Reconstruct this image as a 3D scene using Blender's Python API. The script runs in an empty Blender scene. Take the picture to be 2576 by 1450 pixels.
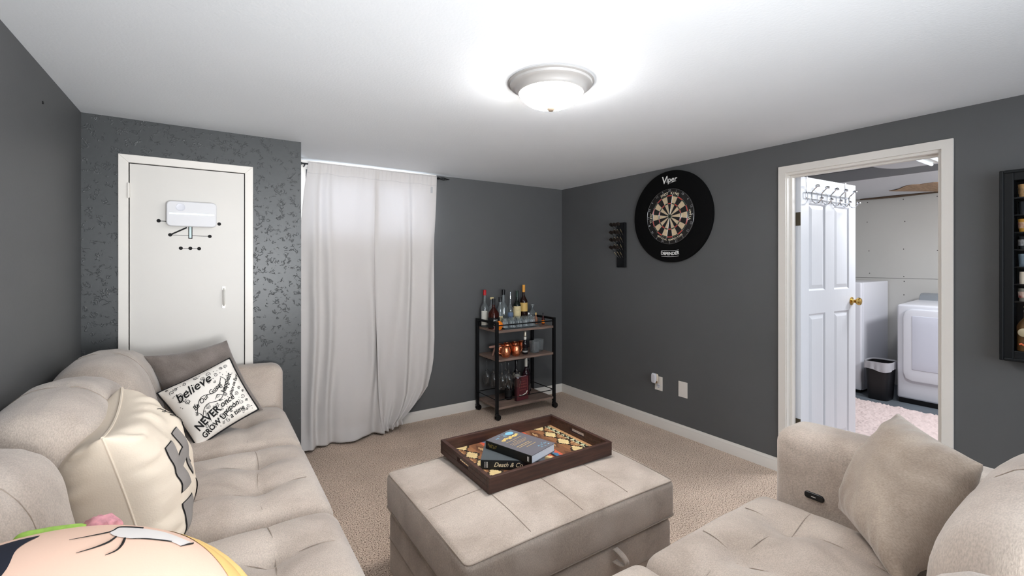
import bpy, math, random
from mathutils import Vector, Matrix, noise
random.seed(7)
S = bpy.context.scene
COL = S.collection
PI = math.pi
sin, cos, exp = math.sin, math.cos, math.exp

# ------------------------------------------------------------------ camera, world, light, exposure
cam = bpy.data.cameras.new('camera')
camo = bpy.data.objects.new('camera', cam); COL.objects.link(camo)
camo.location = (-3.114, -3.725, 1.378)
camo.rotation_euler = (PI/2, 0, -math.radians(33.6))
cam.sensor_width = 36.0
cam.lens = 36.0*1138/2576
cam.shift_y = -(725-660)/2576.0
cam.clip_start = 0.05
S.camera = camo
S.view_settings.view_transform = 'Standard'
S.view_settings.look = 'None'
S.view_settings.gamma = 1
S.view_settings.use_curve_mapping = False
S.view_settings.exposure = 0.10

w = bpy.data.worlds.new('sky'); S.world = w; w.use_nodes = True
w.node_tree.nodes['Background'].inputs[0].default_value = (0.80, 0.90, 1.0, 1)
w.node_tree.nodes['Background'].inputs[1].default_value = 3.0

def light(name, kind, loc, rot, power, color, size=None, sizey=None, spread=None):
    l = bpy.data.lights.new(name, kind); l.energy = power; l.color = color
    if kind == 'AREA':
        l.shape = 'RECTANGLE'; l.size = size; l.size_y = sizey or size
        if spread: l.spread = spread
    elif size: l.shadow_soft_size = size
    o = bpy.data.objects.new(name, l); o.location = loc; o.rotation_euler = rot; COL.objects.link(o)
    return o
# daylight of the window over the curtain, of an assumed, unseen window put in behind the camera, and the laundry tubes
light('window_daylight', 'AREA', (-2.05, 0.30, 1.86), (math.radians(-80), 0, 0), 27, (0.78, 0.88, 1.0), 1.0, 0.42)
light('rear_area_light', 'AREA', (-1.75, -5.10, 1.45), (math.radians(96), 0, 0), 25, (0.90, 0.95, 1.0), 2.5, 1.1)
fl = light('bounce_flash', 'AREA', (-2.7, -4.85, 1.05), (0, 0, 0), 33, (0.97, 0.985, 1.0), 1.0, 0.7, math.radians(95))
fl.rotation_euler = Vector((0.10, 2.5, 1.0)).to_track_quat('-Z', 'Y').to_euler()

# ------------------------------------------------------------------ helpers
def prop(o, label=None, cat=None, group=None, kind=None):
    if label: o['label'] = label
    if cat: o['category'] = cat
    if group: o['group'] = group
    if kind: o['kind'] = kind
    return o

def thing(name, label, cat, loc=(0, 0, 0), rz=0, group=None):
    o = bpy.data.objects.new(name, None); COL.objects.link(o)
    o.empty_display_size = 0.05
    o.location = loc; o.rotation_euler = (0, 0, rz)
    return prop(o, label, cat, group)

class B:
    """collects geometry for one mesh"""
    def __init__(s): s.v = []; s.f = []; s.m = []
    def add(s, vs, fs, mi=0, M=None):
        n = len(s.v)
        for p in vs:
            p = Vector(p)
            s.v.append(M @ p if M else p)
        for f in fs: s.f.append(tuple(i+n for i in f)); s.m.append(mi)
        return s
    def box(s, lo, hi, mi=0, M=None):
        x0, y0, z0 = lo; x1, y1, z1 = hi
        return s.add([(x0,y0,z0),(x1,y0,z0),(x1,y1,z0),(x0,y1,z0),(x0,y0,z1),(x1,y0,z1),(x1,y1,z1),(x0,y1,z1)],
                     [(0,3,2,1),(4,5,6,7),(0,1,5,4),(1,2,6,5),(2,3,7,6),(3,0,4,7)], mi, M)
    def lathe(s, prof, n=32, c=(0, 0, 0), mi=0, M=None, sy=1.0, p=2.0):
        # prof: [(r, z)...] ; p > 2 gives squarish sections
        vs = []; fs = []; cx, cy, cz = c
        for r, z in prof:
            for i in range(n):
                a = 2*PI*i/n; ca, sa = cos(a), sin(a)
                k = 1.0 if p == 2 else (abs(ca)**p+abs(sa)**p)**(-1/p)
                vs.append((cx+r*k*ca, cy+r*k*sa*sy, cz+z))
        for j in range(len(prof)-1):
            for i in range(n):
                a, b = j*n+i, j*n+(i+1) % n
                fs.append((a, b, b+n, a+n))
        if prof[0][0] > 1e-5: fs.append(tuple(range(n-1, -1, -1)))
        if prof[-1][0] > 1e-5: fs.append(tuple((len(prof)-1)*n+i for i in range(n)))
        return s.add(vs, fs, mi, M)
    def tube(s, pts, r, n=8, mi=0, M=None, closed=False):
        pts = [Vector(p) for p in pts]; m = len(pts); vs = []; fs = []
        up = None
        for i, p in enumerate(pts):
            if closed: t = pts[(i+1) % m]-pts[i-1]
            else: t = pts[min(i+1, m-1)]-pts[max(i-1, 0)]
            t.normalize()
            if up is None: up = Vector((0, 0, 1)) if abs(t.z) < 0.9 else Vector((1, 0, 0))
            a = t.cross(up)
            if a.length < 1e-6: a = t.orthogonal()
            a.normalize(); b = a.cross(t).normalized(); up = b
            rr = r[i] if isinstance(r, (list, tuple)) else r
            for k in range(n):
                q = 2*PI*k/n
                vs.append(p+a*(rr*cos(q))+b*(rr*sin(q)))
        mm = m if closed else m-1
        for i in range(mm):
            for k in range(n):
                j = (i+1) % m
                fs.append((i*n+k, i*n+(k+1) % n, j*n+(k+1) % n, j*n+k))
        if not closed:
            fs.append(tuple(range(n-1, -1, -1))); fs.append(tuple((m-1)*n+k for k in range(n)))
        return s.add(vs, fs, mi, M)
    def ball(s, c, r, n=16, mi=0, M=None, sc=(1, 1, 1)):
        h = max(4, n//2)
        prof = [(r*sin(PI*j/h), -r*cos(PI*j/h)) for j in range(h+1)]
        vs = []; fs = []
        vs.append((0, 0, -r))
        for j in range(1, h):
            for i in range(n):
                a = 2*PI*i/n; vs.append((prof[j][0]*cos(a), prof[j][0]*sin(a), prof[j][1]))
        vs.append((0, 0, r))
        for i in range(n): fs.append((0, 1+(i+1) % n, 1+i))
        for j in range(h-2):
            for i in range(n):
                a = 1+j*n+i; b = 1+j*n+(i+1) % n
                fs.append((a, b, b+n, a+n))
        k = 1+(h-2)*n
        for i in range(n): fs.append((k+i, k+(i+1) % n, len(vs)-1))
        vs = [(c[0]+x*sc[0], c[1]+y*sc[1], c[2]+z*sc[2]) for x, y, z in vs]
        return s.add(vs, fs, mi, M)
    def poly(s, pts, mi=0, M=None): return s.add(pts, [tuple(range(len(pts)))], mi, M)
    def prism(s, pts, z0, z1, mi=0, M=None):
        n = len(pts)
        vs = [(x, y, z0) for x, y in pts]+[(x, y, z1) for x, y in pts]
        fs = [tuple(range(n-1, -1, -1)), tuple(range(n, 2*n))]+[(i, (i+1) % n, n+(i+1) % n, n+i) for i in range(n)]
        return s.add(vs, fs, mi, M)
    def grid(s, fn, nu, nv, mi=0, closed_u=False):
        vs = [fn(i/nu, j/nv) for j in range(nv+1) for i in range(nu+1)]
        fs = [(j*(nu+1)+i, j*(nu+1)+i+1, (j+1)*(nu+1)+i+1, (j+1)*(nu+1)+i) for j in range(nv) for i in range(nu)]
        return s.add(vs, fs, mi)
    def rbox(s, c, size, r, n=10, disp=None, mi=0, M=None):
        """rounded box with an optional displacement disp(p, normal) -> new p (local coordinates)"""
        if isinstance(n, int): n = (n, n, n)
        hx = [q/2 for q in size]; idx = {}; vs = []; fs = []
        rr = min(r, min(hx)*0.999)
        def remap(t, h):   # more rows in the rounded rim
            return t*h
        def vert(P):
            key = tuple(round(q, 5) for q in P)
            if key in idx: return idx[key]
            inner = Vector([max(-(hx[k]-rr), min(hx[k]-rr, P[k])) for k in range(3)])
            d = Vector(P)-inner
            nn = d.normalized() if d.length > 1e-9 else Vector((0, 0, 1))
            q = inner+nn*rr
            if disp: q = disp(q, nn)
            idx[key] = len(vs); vs.append(Vector(q)+Vector(c)); return idx[key]
        def ax(k):
            L = hx[k]; m = n[k]; a = []
            e = max(1, min(m//5, (m-1)//2)) if m < 6 else max(2, m//5)
            for i in range(e): a.append(-L+rr*(1-cos(PI/2*i/e)) if False else -L+rr*i/e)
            inn = m-2*e
            for i in range(inn+1): a.append(-(L-rr)+2*(L-rr)*i/inn)
            for i in range(1, e+1): a.append(L-rr+rr*i/e)
            return a
        A = [ax(0), ax(1), ax(2)]
        for k in range(3):
            i1, i2 = (k+1) % 3, (k+2) % 3
            for sg in (-1, 1):
                for i in range(len(A[i1])-1):
                    for j in range(len(A[i2])-1):
                        q = []
                        for (a, b) in ((i, j), (i+1, j), (i+1, j+1), (i, j+1)):
                            P = [0, 0, 0]; P[k] = sg*hx[k]; P[i1] = A[i1][a]; P[i2] = A[i2][b]
                            q.append(vert(P))
                        if sg < 0: q.reverse()
                        if len(set(q)) >= 3: fs.append(tuple(dict.fromkeys(q)))
        return s.add(vs, fs, mi, M)
    def build(s, name, mats, parent=None, angle=40, bevel=None):
        me = bpy.data.meshes.new(name)
        me.from_pydata([tuple(p) for p in s.v], [], s.f)
        mats = mats if isinstance(mats, (list, tuple)) else [mats]
        for m in mats: me.materials.append(m)
        if len(mats) > 1: me.polygons.foreach_set('material_index', s.m)
        me.validate()
        if angle:
            me.shade_smooth(); me.set_sharp_from_angle(angle=math.radians(angle))
        me.update()
        o = bpy.data.objects.new(name, me); COL.objects.link(o)
        if parent: o.parent = parent
        if bevel:
            b = o.modifiers.new('bevel', 'BEVEL'); b.width = bevel; b.segments = 2; b.limit_method = 'ANGLE'; b.angle_limit = math.radians(50)
        return o

def struct(name, b, m, parent=None, angle=40, bevel=None):
    o = b.build(name, m, parent, angle, bevel)
    if not parent: o['kind'] = 'structure'
    return o

_text_cache = {}
def text_geo(txt, size, shear=0.0, bold=0.0, spacing=1.0):
    """flat mesh of a text, centred on the origin: verts (x, y), faces"""
    key = (txt, size, shear, bold, spacing)
    if key in _text_cache: return _text_cache[key]
    c = bpy.data.curves.new('lettering', 'FONT'); c.body = txt; c.size = size; c.shear = shear
    c.offset = bold; c.space_character = spacing; c.resolution_u = 3
    c.align_x = 'CENTER'; c.align_y = 'CENTER'
    o = bpy.data.objects.new('lettering', c); COL.objects.link(o)
    dg = bpy.context.evaluated_depsgraph_get(); dg.update()
    me = bpy.data.meshes.new_from_object(o.evaluated_get(dg))
    vs = [(v.co.x, v.co.y) for v in me.vertices]; fs = [tuple(p.vertices) for p in me.polygons]
    bpy.data.objects.remove(o); bpy.data.curves.remove(c); bpy.data.meshes.remove(me)
    _text_cache[key] = (vs, fs)
    return vs, fs
def put_text(b, txt, size, fn, mi=0, **k):
    vs, fs = text_geo(txt, size, **k)
    b.add([fn(x, y) for x, y in vs], fs, mi)

# ------------------------------------------------------------------ materials
def srgb(r, g, b):
    f = lambda c: (c/255/12.92) if c/255 <= 0.04045 else ((c/255+0.055)/1.055)**2.4
    return (f(r), f(g), f(b), 1)
def mat(name, col, rough=0.6, metal=0.0, vary=0.0, vscale=4.0, bump=0.0, bscale=80.0, col2=None, trans=0.0, ior=1.45,
        emit=None, estr=0.0, sheen=0.0, spec=0.5, coat=0.0, alpha=1.0, stretch=None):
    m = bpy.data.materials.new(name); m.use_nodes = True
    nt = m.node_tree; N = nt.nodes; L = nt.links; p = N['Principled BSDF']
    c = srgb(*col)
    p.inputs['Base Color'].default_value = c
    p.inputs['Roughness'].default_value = rough; p.inputs['Metallic'].default_value = metal
    p.inputs['Transmission Weight'].default_value = trans; p.inputs['IOR'].default_value = ior
    p.inputs['Specular IOR Level'].default_value = spec; p.inputs['Coat Weight'].default_value = coat
    p.inputs['Alpha'].default_value = alpha
    if sheen:
        p.inputs['Sheen Weight'].default_value = sheen; p.inputs['Sheen Roughness'].default_value = 0.5
    if emit:
        p.inputs['Emission Color'].default_value = srgb(*emit); p.inputs['Emission Strength'].default_value = estr
    if vary or bump:
        tc = N.new('ShaderNodeTexCoord'); vec = tc.outputs['Object']
        if stretch:
            mp = N.new('ShaderNodeMapping'); mp.inputs['Scale'].default_value = stretch
            L.new(vec, mp.inputs[0]); vec = mp.outputs[0]
    if vary:
        n = N.new('ShaderNodeTexNoise'); n.inputs['Scale'].default_value = vscale; n.inputs['Detail'].default_value = 5
        L.new(vec, n.inputs['Vector'])
        r = N.new('ShaderNodeValToRGB'); r.color_ramp.elements[0].position = 0.3; r.color_ramp.elements[1].position = 0.7
        c2 = srgb(*col2) if col2 else tuple([q*(1-vary) for q in c[:3]]+[1])
        r.color_ramp.elements[0].color = c2; r.color_ramp.elements[1].color = c
        L.new(n.outputs['Fac'], r.inputs[0]); L.new(r.outputs[0], p.inputs['Base Color'])
    if bump:
        n2 = N.new('ShaderNodeTexNoise'); n2.inputs['Scale'].default_value = bscale; n2.inputs['Detail'].default_value = 3
        L.new(vec, n2.inputs['Vector'])
        bp = N.new('ShaderNodeBump'); bp.inputs['Strength'].default_value = bump; bp.inputs['Distance'].default_value = 0.002
        L.new(n2.outputs['Fac'], bp.inputs['Height']); L.new(bp.outputs[0], p.inputs['Normal'])
    return m

def wood(name, c1, c2, scale=(3, 40, 40), rough=0.5):
    return mat(name, c1, rough, vary=0.5, vscale=2.2, col2=c2, bump=0.25, bscale=6, stretch=scale)

def fabric(name, c1, c2, weave=420):
    m = bpy.data.materials.new(name); m.use_nodes = True
    nt = m.node_tree; N = nt.nodes; L = nt.links; p = N['Principled BSDF']
    p.inputs['Roughness'].default_value = 0.95; p.inputs['Specular IOR Level'].default_value = 0.15
    p.inputs['Sheen Weight'].default_value = 0.35; p.inputs['Sheen Roughness'].default_value = 0.45
    tc = N.new('ShaderNodeTexCoord')
    n = N.new('ShaderNodeTexNoise'); n.inputs['Scale'].default_value = 5.5; n.inputs['Detail'].default_value = 6; n.inputs['Distortion'].default_value = 0.6
    L.new(tc.outputs['Object'], n.inputs['Vector'])
    f = N.new('ShaderNodeTexNoise'); f.inputs['Scale'].default_value = weave; f.inputs['Detail'].default_value = 2
    mp = N.new('ShaderNodeMapping'); mp.inputs['Scale'].default_value = (1, 0.45, 0.45)
    L.new(tc.outputs['Object'], mp.inputs[0]); L.new(mp.outputs[0], f.inputs['Vector'])
    r = N.new('ShaderNodeValToRGB'); r.color_ramp.elements[0].position = 0.36; r.color_ramp.elements[1].position = 0.66
    r.color_ramp.elements[0].color = srgb(*c2); r.color_ramp.elements[1].color = srgb(*c1)
    L.new(n.outputs['Fac'], r.inputs[0])
    mx = N.new('ShaderNodeMix'); mx.data_type = 'RGBA'; mx.blend_type = 'MULTIPLY'; mx.inputs[0].default_value = 0.5
    r2 = N.new('ShaderNodeValToRGB'); r2.color_ramp.elements[0].position = 0.3; r2.color_ramp.elements[1].position = 0.7
    r2.color_ramp.elements[0].color = (0.62, 0.62, 0.62, 1); r2.color_ramp.elements[1].color = (1.15, 1.15, 1.15, 1)
    L.new(f.outputs['Fac'], r2.inputs[0]); L.new(r.outputs[0], mx.inputs[6]); L.new(r2.outputs[0], mx.inputs[7])
    L.new(mx.outputs[2], p.inputs['Base Color'])
    bp = N.new('ShaderNodeBump'); bp.inputs['Strength'].default_value = 0.35; bp.inputs['Distance'].default_value = 0.002
    L.new(f.outputs['Fac'], bp.inputs['Height']); L.new(bp.outputs[0], p.inputs['Normal'])
    return m

M_wall = mat('grey_wall_paint', (87, 88, 89), 0.55, vary=0.10, vscale=1.6, bump=0.12, bscale=140)
M_ceil = mat('ceiling_paint', (231, 235, 239), 0.75, vary=0.06, vscale=1.1, bump=0.35, bscale=95)
M_white = mat('white_trim_paint', (226, 221, 214), 0.38, vary=0.04, vscale=3)
M_whitecool = mat('white_door_paint', (222, 225, 232), 0.4, bump=0.25, bscale=7, stretch=(1, 30, 4) and (10, 10, 1.0))
M_slab = mat('flat_door_paint', (212, 208, 202), 0.42, vary=0.03, vscale=2)
M_drywall = mat('laundry_drywall', (206, 205, 201), 0.8, vary=0.06, vscale=1.5)
M_dark = mat('dark_gap', (26, 24, 23), 0.9)
M_fab = fabric('taupe_suede', (199, 186, 174), (174, 160, 148))
M_fab2 = fabric('grey_brown_suede', (140, 130, 124), (116, 107, 101))
M_fab3 = fabric('warm_taupe_suede', (176, 162, 148), (150, 135, 122))
M_seam = mat('seam_thread', (162, 148, 136), 0.9)
M_black = mat('black_metal', (14, 15, 18), 0.42, metal=0.4)
M_blackp = mat('black_plastic', (10, 10, 12), 0.3)
M_blackcap = mat('black_bottle_cap', (16, 17, 20), 0.3)
M_chrome = mat('chrome', (225, 228, 232), 0.12, metal=1.0)
M_brass = mat('brass', (200, 165, 95), 0.18, metal=1.0)
M_hinge = mat('dark_bronze_hinge', (88, 80, 66), 0.4, metal=0.7)
M_glass = mat('clear_glass', (244, 250, 252), 0.03, trans=0.95, ior=1.45, spec=0.7)
M_cut = mat('pale_glint_strips', (226, 236, 242), 0.25, trans=0.35, spec=0.9)  # pale strips put in for the bright glints on cut facets
M_crystal = mat('crystal_glass', (240, 248, 252), 0.05, trans=0.84, ior=1.5, spec=0.9)
M_thin = mat('thin_stemware_glass', (252, 254, 255), 0.0, trans=1.0, ior=1.38)
M_green = mat('green_black_glass', (22, 34, 28), 0.08, trans=0.25, ior=1.45)
M_amber = mat('dark_amber_glass', (46, 22, 14), 0.08, trans=0.3)
M_wine = mat('dark_wine_glass', (18, 14, 20), 0.1)
M_whisky = mat('whisky', (58, 22, 16), 0.05, trans=0.2)
M_label = mat('white_label', (226, 224, 214), 0.6)
M_cream = mat('cream_label', (226, 208, 160), 0.6)
M_gold = mat('gold_print', (214, 178, 104), 0.5)
M_blklabel = mat('black_label', (18, 18, 20), 0.5)
M_red = mat('red_cap', (176, 18, 26), 0.35)
M_yellow = mat('amber_capsule', (226, 158, 62), 0.4)
M_orange = mat('orange_glaze', (240, 130, 26), 0.3)
M_copper = mat('hammered_copper', (240, 158, 118), 0.28, metal=1.0, bump=0.9, bscale=95)
M_shelfwood = wood('grey_oak_shelf', (146, 124, 112), (100, 84, 76))
M_walnut = wood('dark_walnut', (76, 48, 38), (46, 28, 23))
M_lettering = mat('white_lettering', (235, 235, 232), 0.5)
M_ink = mat('black_ink', (16, 15, 15), 0.8)

# wall with raised stomp texture
M_tex = mat('stomped_plaster_wall', (68, 70, 71), 0.36, vary=0.08, vscale=2)
def stomp(m):
    nt = m.node_tree; N = nt.nodes; L = nt.links; p = N['Principled BSDF']
    tc = N.new('ShaderNodeTexCoord')
    ns = N.new('ShaderNodeTexNoise'); ns.inputs['Scale'].default_value = 9; ns.inputs['Detail'].default_value = 4
    L.new(tc.outputs['Object'], ns.inputs['Vector'])
    mx = N.new('ShaderNodeMix'); mx.data_type = 'VECTOR'; mx.inputs[0].default_value = 0.22
    L.new(tc.outputs['Object'], mx.inputs[4]); L.new(ns.outputs['Color'], mx.inputs[5])
    vo = N.new('ShaderNodeTexVoronoi'); vo.feature = 'DISTANCE_TO_EDGE'; vo.inputs['Scale'].default_value = 44
    L.new(mx.outputs[1], vo.inputs['Vector'])
    r = N.new('ShaderNodeValToRGB'); r.color_ramp.elements[0].position = 0.0; r.color_ramp.elements[1].position = 0.11; r.color_ramp.interpolation = 'EASE'
    r.color_ramp.elements[0].color = (1, 1, 1, 1); r.color_ramp.elements[1].color = (0, 0, 0, 1)
    L.new(vo.outputs['Distance'], r.inputs[0])
    mk = N.new('ShaderNodeTexNoise'); mk.inputs['Scale'].default_value = 30; mk.inputs['Detail'].default_value = 4
    L.new(tc.outputs['Object'], mk.inputs['Vector'])
    r2 = N.new('ShaderNodeValToRGB'); r2.color_ramp.elements[0].position = 0.535; r2.color_ramp.elements[1].position = 0.57
    L.new(mk.outputs['Fac'], r2.inputs[0])
    mu = N.new('ShaderNodeMath'); mu.operation = 'MULTIPLY'
    L.new(r.outputs[0], mu.inputs[0]); L.new(r2.outputs[0], mu.inputs[1])
    fine = N.new('ShaderNodeTexNoise'); fine.inputs['Scale'].default_value = 60
    L.new(tc.outputs['Object'], fine.inputs['Vector'])
    ad = N.new('ShaderNodeMath'); ad.operation = 'MULTIPLY_ADD'; ad.inputs[1].default_value = 0.25
    L.new(fine.outputs['Fac'], ad.inputs[0]); L.new(mu.outputs[0], ad.inputs[2])
    bp = N.new('ShaderNodeBump'); bp.inputs['Strength'].default_value = 0.9; bp.inputs['Distance'].default_value = 0.0011
    L.new(ad.outputs[0], bp.inputs['Height']); L.new(bp.outputs[0], p.inputs['Normal'])
stomp(M_tex)

def carpet_mat():
    m = bpy.data.materials.new('speckled_brown_carpet'); m.use_nodes = True
    nt = m.node_tree; N = nt.nodes; L = nt.links; p = N['Principled BSDF']
    p.inputs['Roughness'].default_value = 1; p.inputs['Specular IOR Level'].default_value = 0.05
    tc = N.new('ShaderNodeTexCoord')
    n = N.new('ShaderNodeTexNoise'); n.inputs['Scale'].default_value = 170; n.inputs['Detail'].default_value = 3; n.inputs['Roughness'].default_value = 0.6
    L.new(tc.outputs['Object'], n.inputs['Vector'])
    r = N.new('ShaderNodeValToRGB')
    e = r.color_ramp.elements; e[0].position = 0.38; e[0].color = srgb(84, 64, 52); e[1].position = 0.62; e[1].color = srgb(240, 220, 202)
    q = e.new(0.46); q.color = srgb(204, 182, 164)
    L.new(n.outputs['Fac'], r.inputs[0])
    b = N.new('ShaderNodeTexNoise'); b.inputs['Scale'].default_value = 3.0; b.inputs['Detail'].default_value = 4
    L.new(tc.outputs['Object'], b.inputs['Vector'])
    r2 = N.new('ShaderNodeValToRGB'); r2.color_ramp.elements[0].position = 0.35; r2.color_ramp.elements[1].position = 0.65
    r2.color_ramp.elements[0].color = (0.86, 0.86, 0.86, 1)
    L.new(b.outputs['Fac'], r2.inputs[0])
    mx = N.new('ShaderNodeMix'); mx.data_type = 'RGBA'; mx.blend_type = 'MULTIPLY'; mx.inputs[0].default_value = 1
    L.new(r.outputs[0], mx.inputs[6]); L.new(r2.outputs[0], mx.inputs[7]); L.new(mx.outputs[2], p.inputs['Base Color'])
    bp = N.new('ShaderNodeBump'); bp.inputs['Strength'].default_value = 0.5; bp.inputs['Distance'].default_value = 0.006
    L.new(n.outputs['Fac'], bp.inputs['Height']); L.new(bp.outputs[0], p.inputs['Normal'])
    return m
M_carpet = carpet_mat()

def curtain_mat():
    m = bpy.data.materials.new('white_sheer_cotton'); m.use_nodes = True
    nt = m.node_tree; N = nt.nodes; L = nt.links
    N.remove(N['Principled BSDF']); out = N['Material Output']
    d = N.new('ShaderNodeBsdfDiffuse'); d.inputs[0].default_value = srgb(216, 211, 208)
    t = N.new('ShaderNodeBsdfTranslucent'); t.inputs[0].default_value = srgb(238, 238, 242)
    mx = N.new('ShaderNodeMixShader'); mx.inputs[0].default_value = 0.15
    L.new(d.outputs[0], mx.inputs[1]); L.new(t.outputs[0], mx.inputs[2]); L.new(mx.outputs[0], out.inputs[0])
    return m
M_curtain = curtain_mat()
def bowl_mat():
    m = bpy.data.materials.new('lit_alabaster_glass'); m.use_nodes = True
    nt = m.node_tree; N = nt.nodes; L = nt.links
    N.remove(N['Principled BSDF']); out = N['Material Output']
    e = N.new('ShaderNodeEmission'); e.inputs[0].default_value = (1.0, 0.98, 0.955, 1); e.inputs[1].default_value = 62.0
    t = N.new('ShaderNodeBsdfTranslucent'); t.inputs[0].default_value = (0.9, 0.9, 0.9, 1)
    d = N.new('ShaderNodeBsdfDiffuse'); d.inputs[0].default_value = (0.5, 0.5, 0.5, 1)
    m1 = N.new('ShaderNodeMixShader'); m1.inputs[0].default_value = 0.75
    a = N.new('ShaderNodeAddShader')
    L.new(d.outputs[0], m1.inputs[1]); L.new(t.outputs[0], m1.inputs[2])
    L.new(m1.outputs[0], a.inputs[0]); L.new(e.outputs[0], a.inputs[1]); L.new(a.outputs[0], out.inputs[0])
    return m
M_bowl = bowl_mat()

# ------------------------------------------------------------------ room shell
H = 2.15
XL, YN = -3.673, -5.2          # left wall, wall behind the camera
DY0, DY1, DZ = -2.262, -3.015, 1.957   # doorway in the right wall
struct('floor', B().box((XL-0.1, YN-0.1, -0.1), (0.0, 0.1, 0.0)), M_carpet)
def ceiling_fn(u, v):
    x = XL-0.05+u*(-XL+0.05); y = YN-0.05+v*(-YN+0.05)
    e = min(1, max(0, min(x-XL, -x, y-YN, -y)/0.35))
    return (x, y, H+0.006*e*noise.noise(Vector((x*0.9, y*0.9, 0.3))))
cb = B().grid(ceiling_fn, 60, 80)
cb.f = [tuple(reversed(f)) for f in cb.f]
cb.box((XL-0.1, YN-0.1, H+0.02), (0.0, 0.1, H+0.1))
struct('ceiling', cb, M_ceil)
struct('wall_left', B().box((XL-0.1, YN-0.1, 0), (XL, 0.1, H+0.02)), M_wall)
# back wall with the window opening behind the curtain
WX0, WX1, WZ0, WZ1 = -2.52, -1.55, 1.60, 2.04
b = B()
b.box((XL-0.1, 0, 0), (WX0, 0.12, H+0.02)); b.box((WX1, 0, 0), (0.115, 0.12, H+0.02))
b.box((WX0, 0, 0), (WX1, 0.12, WZ0)); b.box((WX0, 0, WZ1), (WX1, 0.12, H+0.02))
struct('wall_back', b, M_wall, angle=None)
# textured closet block in the left corner, with an opening for its door
b = B(); CX0, CX1, CZ = -3.484, -2.946, 1.913
b.box((XL, -0.56, 0), (CX0, -0.44, H+0.01)); b.box((CX1, -0.56, 0), (-2.635, -0.44, H+0.01))
b.box((CX0, -0.56, CZ), (CX1, -0.44, H+0.01)); b.box((-2.72, -0.44, 0), (-2.635, 0, H+0.01))
struct('wall_closet', b, M_tex, angle=None)
# right wall with the laundry doorway
b = B()
b.box((0, DY0, 0), (0.115, 0.0, H+0.02)); b.box((0, YN-0.1, 0), (0.115, DY1, H+0.02)); b.box((0, DY1, DZ), (0.115, DY0, H+0.02))
struct('wall_right', b, M_wall, angle=None)
# unseen wall behind the camera, with an assumed window for the area light
b = B()
b.box((XL-0.1, YN-0.1, 0), (-3.1, YN, H+0.02)); b.box((-0.4, YN-0.1, 0), (0, YN, H+0.02))
b.box((-3.1, YN-0.1, 0), (-0.4, YN, 0.85)); b.box((-3.1, YN-0.1, 2.05), (-0.4, YN, H+0.02))
struct('wall_near', b, M_wall, angle=None)
def window(name, x0, x1, z0, z1, y, s):
    b = B(); t = 0.035
    for lo, hi in (((x0, y, z0), (x1, y+s*0.05, z0+t)), ((x0, y, z1-t), (x1, y+s*0.05, z1)), ((x0, y, z0), (x0+t, y+s*0.05, z1)),
                   ((x1-t, y, z0), (x1, y+s*0.05, z1)), (((x0+x1)/2-t/2, y, z0), ((x0+x1)/2+t/2, y+s*0.05, z1))):
        b.box([min(p, q) for p, q in zip(lo, hi)], [max(p, q) for p, q in zip(lo, hi)])
    return struct(name, b, M_white, angle=None)
wf = window('window_1', WX0, WX1, WZ0, WZ1, 0.04, 1)
window('window_assumed', -3.1, -0.4, 0.85, 2.05, YN-0.02, -1)  # unseen frame, assumed around the rear area light

# white boards around the curtained window
b = B(); b.box((-2.632, -0.012, 2.085), (-1.452, 0.0, H)); b.box((-2.632, -0.012, 1.5), (-2.52, 0.0, 2.085)); b.box((-1.56, -0.012, 1.54), (-1.505, 0.0, 2.085))
b.box((-2.632, -0.012, 1.50), (-1.505, 0.0, 1.56))
struct('trim_1', b, M_white, angle=None)

# baseboards (profiled)
def baseboard(name, p0, p1, nrm):
    prof = [(0, 0), (0.014, 0), (0.014, 0.055), (0.011, 0.062), (0.011, 0.068), (0.006, 0.078), (0.004, 0.085), (0, 0.085)]
    b = B(); p0, p1, nrm = Vector(p0), Vector(p1), Vector(nrm); n = len(prof)
    vs = [p0+nrm*a+Vector((0, 0, z)) for a, z in prof]+[p1+nrm*a+Vector((0, 0, z)) for a, z in prof]
    fs = [(i, (i+1) % n, n+(i+1) % n, n+i) for i in range(n)]+[tuple(range(n-1, -1, -1)), tuple(range(n, 2*n))]
    b.add(vs, fs); return struct(name, b, M_white, angle=25)
baseboard('baseboard_back', (-2.632, 0, 0), (0, 0, 0), (0, -1, 0))
baseboard('baseboard_right', (0, 0, 0), (0, -2.217, 0), (-1, 0, 0))
baseboard('baseboard_left', (XL, -0.56, 0), (XL, YN, 0), (1, 0, 0))

# closet door casing and slab door
b = B()
def casing(b, a0, a1, top, wid, d0, d1, axis, zb=0.0):
    """mitred flat casing round an opening from a0 to a1; d0..d1 its thickness across the wall"""
    def P(a, d, z): return (a, d, z) if axis == 'x' else (d, a, z)
    o0, o1 = a0-wid, a1+wid
    for quad in ([(o0, zb), (a0, zb), (a0, top), (o0, top+wid)], [(a1, zb), (o1, zb), (o1, top+wid), (a1, top)],
                 [(a0, top), (a1, top), (o1, top+wid), (o0, top+wid)]):
        vs = [P(a, d0, z) for a, z in quad]+[P(a, d1, z) for a, z in quad]
        b.add(vs, [(0, 1, 2, 3), (7, 6, 5, 4), (0, 4, 5, 1), (1, 5, 6, 2), (2, 6, 7, 3), (3, 7, 4, 0)])
casing(b, CX0, CX1, CZ, 0.042, -0.575, -0.56, 'x')
struct('trim_2', b, M_white, angle=None, bevel=0.002)
d = struct('door_1', B().box((CX0+0.004, -0.562, 0.01), (CX1-0.004, -0.53, CZ-0.004)), M_slab, angle=None)
b = B()
b.box((-3.489, -0.580, 1.725), (-3.478, -0.562, 1.80)); b.tube([(-3.484, -0.582, 1.722), (-3.484, -0.582, 1.803)], 0.005, 8)
b.box((-3.489, -0.580, 0.25), (-3.478, -0.562, 0.33))
b.build('hinge', M_white, d)
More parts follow.
